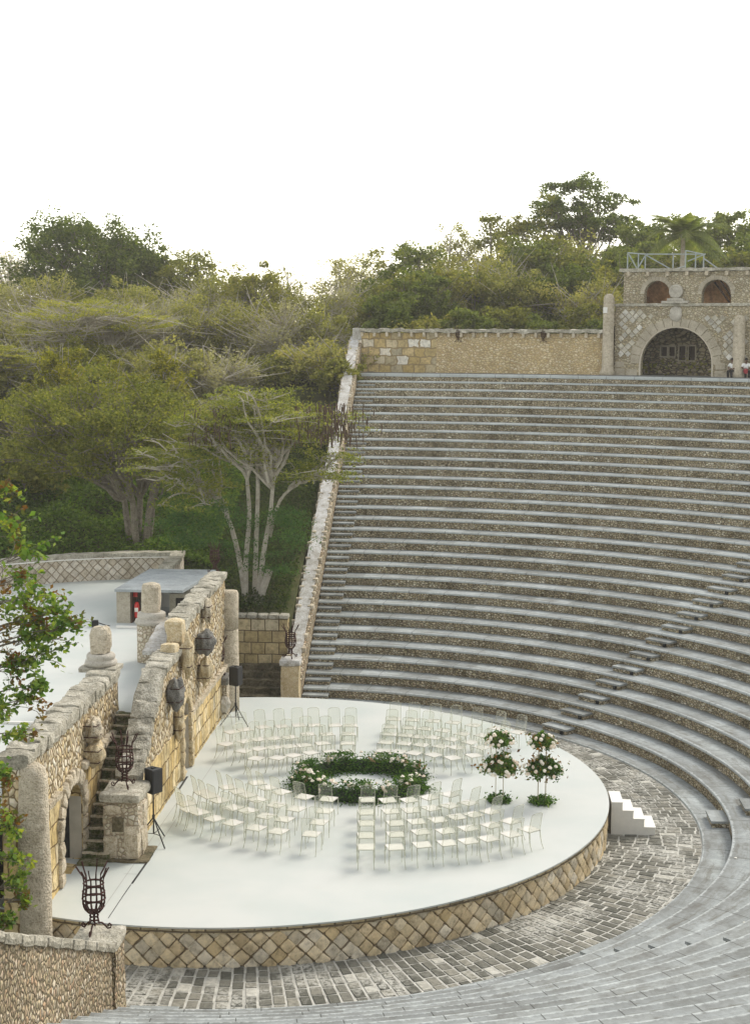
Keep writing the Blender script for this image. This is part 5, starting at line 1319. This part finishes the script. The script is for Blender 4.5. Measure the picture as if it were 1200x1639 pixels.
# ================================================================== TREES
LEAFN = [0]
def tree(label, group, base, top, rad, style, seed, stems=1, name='tree', cat='tree', trunk_r=None, crown_bot=None, clumps=None, leaves=None, offx=0):
    rg = np.random.default_rng(seed); rr = random.Random(seed)
    bx, by, bz = base; H_ = top - bz
    S_ = dict(
        dense=dict(cl=34, lf=560, ls=.24, sig=.25, flat=.75, leaf='leaf_dense', bark='bark_brown', tw=3, sh=.45),
        light=dict(cl=24, lf=360, ls=.21, sig=.25, flat=.7, leaf='leaf_mid', bark='bark_brown', tw=4, sh=.4),
        olive=dict(cl=24, lf=360, ls=.165, sig=.27, flat=.8, leaf='leaf_olive', bark='bark', tw=8, sh=.3),
        grey=dict(cl=22, lf=240, ls=.15, sig=.28, flat=.8, leaf='leaf_grey', bark='bark', tw=11, sh=.3),
        sparse=dict(cl=14, lf=30, ls=.13, sig=.3, flat=.9, leaf='leaf_olive', bark='bark', tw=8, sh=.3),
        yellow=dict(cl=24, lf=520, ls=.13, sig=.26, flat=.8, leaf='leaf_yellow', bark='bark', tw=4, sh=.3),
        umbrella=dict(cl=44, lf=460, ls=.22, sig=.15, flat=.5, leaf='leaf_dense', bark='bark_brown', tw=3, sh=.6),
        feather=dict(cl=44, lf=330, ls=.14, sig=.19, flat=.18, leaf='leaf_feather', bark='bark', tw=15, sh=.45),
        bush=dict(cl=70, lf=620, ls=.125, sig=.19, flat=.7, leaf='leaf_bush', bark='bark_brown', tw=5, sh=.35),
    )[style]
    e = empty(name, base, 0, label, cat, group)
    cb = crown_bot if crown_bot is not None else bz + H_ * .35
    cz = (top + cb) / 2 - bz; rz = (top - cb) / 2
    cl = clumps or S_['cl']; lf = leaves or S_['lf']
    tr = trunk_r or (.05 + H_ * .014)
    stem_tops = []
    W = MB()
    for s in range(stems):
        a = 2 * pi * s / stems + rr.random(); off = (.12 + .04 * stems) * (stems > 1)
        b0 = Vector((off * math.cos(a), off * math.sin(a), -.4)); lean = rad * (.35 if stems > 1 else .08)
        tp = Vector((lean * math.cos(a), lean * math.sin(a), cz - rz * .35))
        pts = bez(b0, Vector((b0.x * 1.3, b0.y * 1.3, tp.z * .5)), tp, 6)
        pts = [q + Vector(noise.noise_vector(q * .8 + Vector((seed, s, 0)))) * .12 * (i > 0) for i, q in enumerate(pts)]
        W.tube(pts, [tr * (1 - .55 * i / 6) * (1.25 if i == 0 else 1) for i in range(7)], 7); stem_tops.append(pts)
    P = []; NN = []
    for c in range(cl):
        while True:
            d = Vector((rr.uniform(-1, 1), rr.uniform(-1, 1), rr.uniform(-.9, 1)))
            if S_['sh'] < d.length < 1 or (d.length < 1 and rr.random() < .25): break
        if style in ('umbrella', 'feather'): d.z = abs(d.z) * 1.0 - (rr.uniform(.2, .9) if rr.random() < .45 else 0)
        cc = Vector((d.x * rad * .92 + offx, d.y * rad * .92, cz + d.z * rz * .92))
        stp = rr.choice(stem_tops) if stems < 2 else min(stem_tops, key=lambda s_: (s_[-1] - cc).length)
        k = rr.choice([3, 4, 5, 6]); st_ = stp[k]
        mid = (st_ + cc) / 2 + Vector((rr.uniform(-.2, .2) * rad, rr.uniform(-.2, .2) * rad, -.12 * rz + rr.uniform(-.1, .2)))
        pts = bez(st_, mid, cc, 6); pts = [q + Vector(noise.noise_vector(q * 1.3 + Vector((seed, c, 1)))) * (.26 if style != 'dense' else .12) * (0 < i < 6) for i, q in enumerate(pts)]
        br = tr * .42
        W.tube(pts, [br * (1 - .82 * i / 6) + .006 for i in range(7)], 5)
        sig = S_['sig'] * rad * rr.uniform(.7, 1.25)
        for _ in range(S_['tw']):
            q = cc + Vector((rr.gauss(0, 1), rr.gauss(0, 1), rr.gauss(.3, .8) * S_['flat'])) * sig * (1.55 if S_['bark'] == 'bark' else 1.2)
            a_ = pts[rr.choice([3, 4, 5])]; mm_ = (a_ + q) / 2 + Vector((rr.uniform(-.2, .2), rr.uniform(-.2, .2), rr.uniform(-.1, .2))) * rad * .3
            W.tube(bez(a_, mm_, q, 3), [.032, .024, .017, .008], 4, False)
        n_ = int(lf * rr.uniform(.5, 1.4))
        ks = 7; sub = rg.normal(size=(ks, 3)) * sig * np.array([.75, .75, .75 * S_['flat']]); sr_ = rg.uniform(.55, 1.0, ks)
        u_ = rg.normal(size=(n_, 3)); u_ /= np.linalg.norm(u_, axis=1)[:, None]; ki = rg.integers(0, ks, n_)
        ru = (rg.uniform(.15, 1, n_) ** .5 + (rg.random(n_) < .10) * rg.uniform(0, .5, n_))
        pk = sub[ki] + u_ * (ru * sr_[ki] * sig)[:, None] * np.array([1, 1, S_['flat']])
        P.append(pk + np.array(cc)); NN.append(u_)
    W.build('trunk', S_['bark'], e)
    P = np.concatenate(P); LEAFN[0] += len(P)
    up = .9 if style == 'feather' else .35
    quads('crown', leafquads(P, S_['ls'], rg, up * .6, .6 if style != 'feather' else .45, 0, np.concatenate(NN)), S_['leaf'], e)
    return e
def gz(x, y): return hill(x, y)
# skyline trees, hand placed
SKY = [
 ('tall grey-green tree at the far left edge of the skyline', -29.5, 75, 19.5, 3.0, 'grey', 1),
 ('big round dark green tree standing highest on the left skyline', -22.6, 70, 21.3, 4.4, 'dense', 2),
 ('small dark green tree just right of the big round left skyline tree', -18.0, 72, 19.2, 2.2, 'dense', 3),
 ('airy green tree on the left skyline with sky showing through', -14.0, 70, 18.5, 3.0, 'light', 4),
 ('low hazy olive tree in the dip of the skyline', -11.0, 75, 17.2, 2.5, 'olive', 5),
 ('thin nearly leafless tree against the white sky left of centre', -9.3, 80, 18.6, 2.6, 'sparse', 6),
 ('twiggy olive tree on the skyline above the left end of the top wall', -3.8, 80, 18.4, 3.0, 'olive', 7),
 ('leafy olive tree stepping up the skyline above the top wall', .4, 78, 19.8, 3.2, 'light', 8),
 ('dense tree on the rising skyline above the middle of the top wall', 4.2, 75, 20.9, 3.0, 'olive', 9),
 ('dark bushy tree just left of the tallest umbrella crown', 7.6, 70, 21.6, 2.7, 'light', 10),
 ('tallest tree with an open umbrella-shaped crown right of centre', 13.9, 74, 24.5, 5.0, 'umbrella', 11),
 ('airy tall tree filling the skyline just left of the umbrella crown', 10.3, 72, 23.0, 3.1, 'light', 18),
 ('dark tree below the tall umbrella crown', 11.0, 64, 19.8, 3.2, 'dense', 12),
 ('round tree just left of the palm above the gatehouse', 16.8, 68, 20.4, 2.4, 'dense', 13),
 ('dense green tree right behind the palm', 20.6, 75, 22.3, 3.0, 'dense', 14),
 ('dark tree between the palm and the right edge of the view', 24.0, 68, 21.5, 2.8, 'dense', 15),
 ('pale loose tree at the right edge of the skyline', 27.2, 75, 22.8, 3.0, 'grey', 16),
 ('bright green tree low behind the right end of the gatehouse', 22.8, 56, 17.9, 2.0, 'dense', 17),
]
SKY = [(a, b, c, d + .45, e_ * 1.08, f_, g_) for a, b, c, d, e_, f_, g_ in SKY]
for lb, x, y, zt, rad, sty, sd_ in SKY:
    zb = gz(x, y); tree(lb, None, (x, y, zb), zt, rad, sty, sd_, crown_bot=zb + (zt - zb) * (.35 if sty == 'umbrella' else .2), clumps=64 if sd_ == 2 else None)
# wood behind the top wall and on the slope
rt = random.Random(77)
FILL = []
for i in range(11): FILL.append((.6 + i * 1.55 + rt.uniform(-.4, .4), rt.uniform(52, 58), rt.uniform(16.6, 18.0), 2.3, ('light', 'dense', 'olive')[i % 3]))
for i in range(9): FILL.append((1.5 + i * 2.1 + rt.uniform(-.4, .4), rt.uniform(46, 49), rt.uniform(13.9, 15.0), 1.9, ('dense', 'light')[i % 2]))
for i in range(6): FILL.append((21 + i * 2.0, rt.uniform(54, 60), rt.uniform(16, 18.5), 2.3, ('dense', 'light')[i % 2]))
for i in range(12): FILL.append((2 + i * 2.4 + rt.uniform(-.5, .5), rt.uniform(62, 68), rt.uniform(18.2, 19.2) + min(1.2, i * .2), 3.0, ('dense', 'light', 'olive')[i % 3]))
for i in range(len(FILL)):
    x, y, zt, rad, sty = FILL[i]; zb = gz(x, y)
    tree('leafy tree in the dense wood behind the top wall and gatehouse', 'trees of the wood behind the top wall', (x, y, zb), zt, rad, sty, 100 + i, crown_bot=zb + .6)
SL = []
for i in range(10): SL.append((-27 + i * 2.75, rt.uniform(56, 62), rt.uniform(15.6, 16.9), 2.7, ('olive', 'grey', 'olive', 'light')[i % 4]))
for i in range(9): SL.append((-23 + i * 2.5, rt.uniform(46, 50), rt.uniform(13.2, 14.6), 2.4, ('olive', 'grey', 'olive')[i % 3]))
for i in range(8): SL.append((-19 + i * 2.35, rt.uniform(37, 42), rt.uniform(11.2, 12.6), 2.1, ('olive', 'grey', 'light', 'olive')[i % 4]))
for i in range(6): SL.append((-16.5 + i * 2.6, rt.uniform(30, 33), rt.uniform(9.2, 10.2), 1.9, ('light', 'olive', 'light')[i % 3]))
for i, (x, y, zt, rad, sty) in enumerate(SL):
    zb = gz(x, y)
    tree('scrubby tree of the dry thicket on the slope left of the seating', 'trees of the thicket on the left slope', (x, y, zb), zt + .3, rad, sty, 200 + i, crown_bot=zb + .4)
NAMED = [
 ('flat-topped feathery tree with bare grey limbs on the upper left slope', -15.0, 43, 15.2, 4.2, 'feather', 301, 2),
 ('feathery green tree with drooping grey limbs at the left edge', -19.5, 38, 12.6, 2.8, 'feather', 302, 2),
 ('bright yellow-green bush in the thicket, left one', -14.0, 32, 12.3, 1.35, 'yellow', 303, 1),
 ('bright yellow-green bush in the thicket, middle one', -11.2, 31.5, 11.7, 1.3, 'yellow', 304, 1),
 ('yellow-green bush on a pale forked trunk, right one of the three', -9.2, 33, 12.1, 1.3, 'yellow', 305, 2),
 ('small leafy tree leaning over the sloping parapet near the top wall', -1.0, 38.5, 11.6, 1.3, 'light', 306, 1),
 ('low green shrub tree behind the large multi-stemmed tree, left side', -13.5, 25.5, 8.2, 2.0, 'light', 307, 2),
]
for lb, x, y, zt, rad, sty, sd_, stm in NAMED:
    zb = gz(x, y); tree(lb, None, (x, y, zb), zt, rad, sty, sd_, stems=stm, crown_bot=zb + (zt - zb) * .35)
# big multi-stemmed tree behind the terrace wall
tree('large bushy multi-stemmed tree growing behind the diamond-pattern wall', None, (-7.7, 20.8, gz(-7.7, 20.8)), 11.5, 3.9, 'bush', 401, stems=5, crown_bot=6.9, trunk_r=.17, offx=-1.3)
# pale-limbed feathery tree in front
t1 = empty('tree', (-2.25, 16.4, 2.9), 0, 'feathery tree with pale bare limbs and brown pods beside the sloping parapet', 'tree')
rp = random.Random(9); rgf = np.random.default_rng(77); W = MB()
V3 = lambda *a: Vector(a)
def smooth(pts, k=4):
    out = []
    for a in range(len(pts) - 1):
        p0, p1, p2, p3 = pts[max(a - 1, 0)], pts[a], pts[a + 1], pts[min(a + 2, len(pts) - 1)]
        for i in range(k):
            t = i / k; out.append(.5 * ((2 * p1) + (p2 - p0) * t + (2 * p0 - 5 * p1 + 4 * p2 - p3) * t * t + (3 * p1 - p0 - 3 * p2 + p3) * t ** 3))
    return out + [pts[-1]]
stems = [[V3(-.35, 0, -.4), V3(-.32, 0, 1.6), V3(-.2, .1, 3.4), V3(-.30, .1, 5.2), V3(-.15, 0, 6.6)], [V3(-.05, .2, -.4), V3(.05, .2, 2.4), V3(.12, .2, 4.6), V3(.05, .1, 6.4), V3(.3, 0, 7.3)],
         [V3(.1, -.1, -.4), V3(.35, -.1, 1.8), V3(.62, 0, 3.4), V3(.75, 0, 4.7), V3(1.1, -.1, 6.2), V3(1.9, -.2, 7.2)], [V3(-.3, 0, -.4), V3(-.55, 0, 1.5), V3(-1.0, 0, 3.2), V3(-1.8, .1, 4.4), V3(-3.1, .1, 5.0), V3(-4.3, .1, 5.2)],
         [V3(.55, .3, 2.5), V3(.95, .3, 3.9), V3(1.7, .4, 4.6), V3(2.6, .3, 5.2)]]
srad = [.11, .10, .10, .10, .07]
for st_, r0 in zip(stems, srad):
    q = smooth(st_); W.tube(q, [r0 * (1.15 - .75 * i / (len(q) - 1)) for i in range(len(q))], 8)
W.tube([V3(.15, -.2, -.4), V3(.35, -.3, .5), V3(.62, -.3, 1.3)], [.17, .15, .14], 8)
tipsA = []
for i in range(46):
    a = rp.uniform(0, 2 * pi); q = rp.uniform(.6, 3.9) ; x = q * math.cos(a) * 1.05 + .3; y = q * math.sin(a) * .85
    z = 8.3 - .16 * abs(x - .6) ** 1.5 - rp.uniform(0, 1.2)
    tipsA.append((V3(x, y, z), rp.choice([0, 1, 2, 2]), rp.randint(11, 15)))
for i in range(15):
    x = rp.uniform(-4.6, -1.2); tipsA.append((V3(x, rp.uniform(-1.3, 1.3), 5.1 + rp.uniform(-1.5, 1.1)), 3, rp.randint(7, 17)))
for i in range(6): tipsA.append((V3(rp.uniform(1.2, 3.4), rp.uniform(-1, 1), rp.uniform(4.6, 5.8)), 4, rp.randint(5, 11)))
PL, PN = [], []
for tp, si, ix in tipsA:
    q = smooth(stems[si]); s0 = q[min(ix, len(q) - 1)]
    mid = (s0 + tp) / 2 + V3(rp.uniform(-.4, .4), rp.uniform(-.3, .3), rp.uniform(.0, .5))
    b = bez(s0, mid, tp, 8); b = [c_ + Vector(noise.noise_vector(c_ * 1.6)) * .30 * (0 < k < 8) for k, c_ in enumerate(b)]
    W.tube(b, [.075 - .0072 * k for k in range(9)], 6)
    for _ in range(9):
        s1 = b[rp.choice([3, 4, 5, 6, 7])]; e1 = s1 + V3(rp.gauss(0, .6), rp.gauss(0, .6), rp.uniform(-.15, .35))
        W.tube(bez(s1, (s1 + e1) / 2 + V3(0, 0, rp.uniform(-.05, .15)), e1, 3), [.020, .016, .011, .006], 4, False)
        n_ = rp.randint(18, 90)
        u_ = rgf.normal(size=(n_, 3)); pk = u_ * np.array([.26, .26, .045]) + np.array(e1) + np.array([0, 0, .06]); pk[:, 2] -= .25 * ((pk[:, 0] - e1.x) ** 2 + (pk[:, 1] - e1.y) ** 2)
        PL.append(pk)
W.build('trunk', 'bark', t1)
quads('crown', leafquads(np.concatenate(PL), .125, rgf, 1.3, .42), 'leaf_feather', t1)
m = MB()
for i in range(420):
    x = rp.gauss(2.7, .75) if rp.random() < .7 else rp.gauss(-1.5, .5); y = rp.uniform(-1.6, 1.6); z = (7.2 if x > 0 else 7.0) + rp.uniform(-.8, .45); L_ = rp.uniform(.2, .5)
    m.tube([(x, y, z), (x + rp.uniform(-.05, .05), y, z - L_)], [.026, .014], 4)
tag(m.build('seed_pods', 'pod', t1), kind='stuff')
Pf = []
for i in range(46):
    x = rp.uniform(-3.8, 1.7); zz = rp.uniform(1.3, 3.8) if x > -1 else rp.uniform(2.0, 4.2)
    Pf.append(np.array([x, rp.uniform(-1.2, 1.0), zz]) + rgf.normal(size=(rp.randint(90, 320), 3)) * np.array([.38, .38, .09]))
quads('lower_fronds', leafquads(np.concatenate(Pf), .12, rgf, .9, .4), 'leaf_fern', t1)

# palm above the gatehouse
zb = gz(18.1, 49); pm = empty('palm_tree', (18.1, 49, zb), 0, 'palm with arching fronds rising behind the gatehouse roof', 'palm')
m = MB(); m.tube([(0, 0, -.3), (.1, 0, 3), (0, 0, 5.2), (0, 0, 7.3)], [.2, .16, .14, .12], 9); m.build('trunk', 'bark', pm)
rpm = random.Random(5)
for i in range(24):
    a = 2 * pi * i / 24 + rpm.uniform(-.15, .15); el = rpm.uniform(.15, 1.35); L_ = rpm.uniform(2.6, 3.5)
    pts = []
    for j in range(9):
        t = j / 8; s = L_ * t; up = math.sin(el) * s - .30 * s * s * (1.15 - el * .45); out = math.cos(el) * s + .12 * s * s * (el > .8)
        pts.append(Vector((out * math.cos(a), out * math.sin(a), 7.3 + up)))
    V = []
    for j in range(1, 8):
        for q in range(9):
            t = q / 9; p0 = pts[j] * (1 - t) + pts[j + 1] * t; d = (pts[j + 1] - pts[j]).normalized(); sd2 = d.cross(Vector((0, 0, 1))).normalized()
            ll = .72 * math.sin(pi * min(1, (j + t) / 8.6 + .12)) + .08
            for sg_ in (-1, 1):
                tip = p0 + (sd2 * sg_ * .75 + d * .5 + Vector((0, 0, -.35))) * ll; wv = d * .021
                V.append([p0 - wv, p0 + wv, tip + wv * .3, tip - wv * .3])
    fo = quads('frond', np.array([[list(c) for c in v] for v in V]), 'leaf_palm', pm)
# foreground tree at the left edge
ft = empty('leafy_tree', (-6.2, -13.2, 0), 0, 'nearest leafy tree reaching in from the left edge with green and rusty leaves', 'tree')
rf_ = random.Random(21); rgg = np.random.default_rng(21); W = MB(); PG = []; PB = []
tips = [((-2.67, -12.6, 10.31), 0.30), ((-2.75, -12.6, 9.60), 0.35), ((-2.35, -12.6, 9.10), 0.28), ((-2.50, -12.6, 8.67), 0.35), ((-2.25, -12.6, 8.32), 0.38), ((-1.85, -12.6, 7.97), 0.30), ((-1.55, -12.6, 7.74), 0.26), ((-1.90, -12.6, 7.20), 0.32), ((-2.20, -12.6, 7.48), 0.38), ((-2.61, -12.6, 7.71), 0.40), ((-2.60, -12.6, 6.99), 0.38), ((-2.30, -12.6, 6.30), 0.22), ((-2.55, -12.6, 5.67), 0.25), ((-2.10, -12.6, 6.60), 0.22), ((-2.80, -12.6, 4.81), 0.25), ((-2.85, -12.6, 4.07), 0.28), ((-2.65, -12.6, 3.83), 0.26), ((-2.75, -12.6, 2.58), 0.22), ((-2.50, -12.6, 2.34), 0.20), ((-2.90, -12.6, 1.95), 0.20), ((-2.80, -12.6, 3.20), 0.25), ((-2.15, -12.6, 7.90), 0.35), ((-2.70, -12.6, 8.20), 0.40), ((-2.00, -12.6, 7.55), 0.30), ((-2.90, -12.6, 6.20), 0.35), ((-2.45, -12.6, 7.05), 0.35)]
W.tube(bez(Vector((0, 0, -.2)), Vector((.1, .2, 4.5)), Vector((1.2, .3, 9.0)), 8), [.22 - .015 * i for i in range(9)], 9)
for (x, y, z), sg_ in tips:
    q = Vector((x + 6.2, y + 13.2, z)); s0 = Vector((.15 + .05 * z, .1, z * .78)); W.tube(bez(s0, (s0 + q) / 2 + Vector((0, 0, .45)), q, 6), [.05, .042, .034, .027, .02, .014, .008], 5)
    for k in range(8):
        q2 = q + Vector((rf_.gauss(.0, 1), rf_.gauss(0, 1), rf_.gauss(-.1, .8))) * sg_ * .85
        W.tube(bez(q + (s0 - q) * .1, (q + q2) / 2 + Vector((0, 0, .06)), q2, 3), .006, 4, False)
        n_ = rf_.randint(12, 26); line = [(q + (q2 - q) * rf_.uniform(.2, 1.1)) for _ in range(n_)]
        pk = np.array([[c.x, c.y, c.z] for c in line]) + rgg.normal(size=(n_, 3)) * .06
        (PB if rf_.random() < .22 else PG).append(pk)
W.build('trunk', 'bark_brown', ft)
quads('green_leaves', leafquads(np.concatenate(PG), .13, rgg, .3, .62, .3), 'leaf_front', ft)
quads('rusty_leaves', leafquads(np.concatenate(PB), .115, rgg, .3, .6, .3), 'leaf_brown', ft)

# undergrowth: ivy bank and scrub on the slopes (nobody could count the leaves)
def scatter(n, x0, x1, y0, y1, seed, cond=None, hgt=.5):
    rg = np.random.default_rng(seed); out = []
    X = rg.uniform(x0, x1, n); Y = rg.uniform(y0, y1, n); U = np.abs(rg.normal(0, 1, n))
    for x, y, u_ in zip(X, Y, U):
        if cond and not cond(x, y): continue
        b = .5 + .5 * noise.noise(Vector((x * .5, y * .5, 3)))
        out.append((x, y, hill(x, y) + (b * hgt * 1.6) * (1 - min(1, abs(u_) * .35)) + .02))
    return np.array(out), rg
P, rg = scatter(50000, -17, -4.2, 18.6, 30, 61, lambda x, y: y > 18.7 or x > -5, .9)
tag(quads('ivy_bank', leafquads(P, .13, rg, .9, .8), 'leaf_ivy'), kind='stuff', label='bright green ivy covering the bank behind the terrace wall', cat='ground cover')
P, rg = scatter(30000, -5.2, -.85, 14.85, 34, 62, None, .55)
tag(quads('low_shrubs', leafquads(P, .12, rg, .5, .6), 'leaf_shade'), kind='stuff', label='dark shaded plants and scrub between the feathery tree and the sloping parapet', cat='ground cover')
P, rg = scatter(60000, -38, 34, 30, 80, 63, lambda x, y: (x < -.9) or math.hypot(x, y) > 42.6, 1.1)
tag(quads('undergrowth', leafquads(P, .20, rg, .5, .6), 'leaf_mid'), kind='stuff', label='tangled undergrowth on the wooded slopes', cat='ground cover')

# ================================================================== HAZE
hm = bpy.data.materials.new('haze'); hm.use_nodes = True
ht = hm.node_tree; ht.nodes.clear(); ho = ht.nodes.new('ShaderNodeOutputMaterial'); hv = ht.nodes.new('ShaderNodeVolumePrincipled')
hv.inputs['Color'].default_value = (1.0, .97, .90, 1); hv.inputs['Density'].default_value = .00055; hv.inputs['Anisotropy'].default_value = .2
ht.links.new(hv.outputs[0], ho.inputs['Volume']); MAT['haze'] = hm
m = MB(); m.box(-402, 402, -402, 702, -2.0, 27.0)
tag(m.build('haze', 'haze'), kind='stuff', label='thin pale haze in the air over the wooded slope', cat='haze')
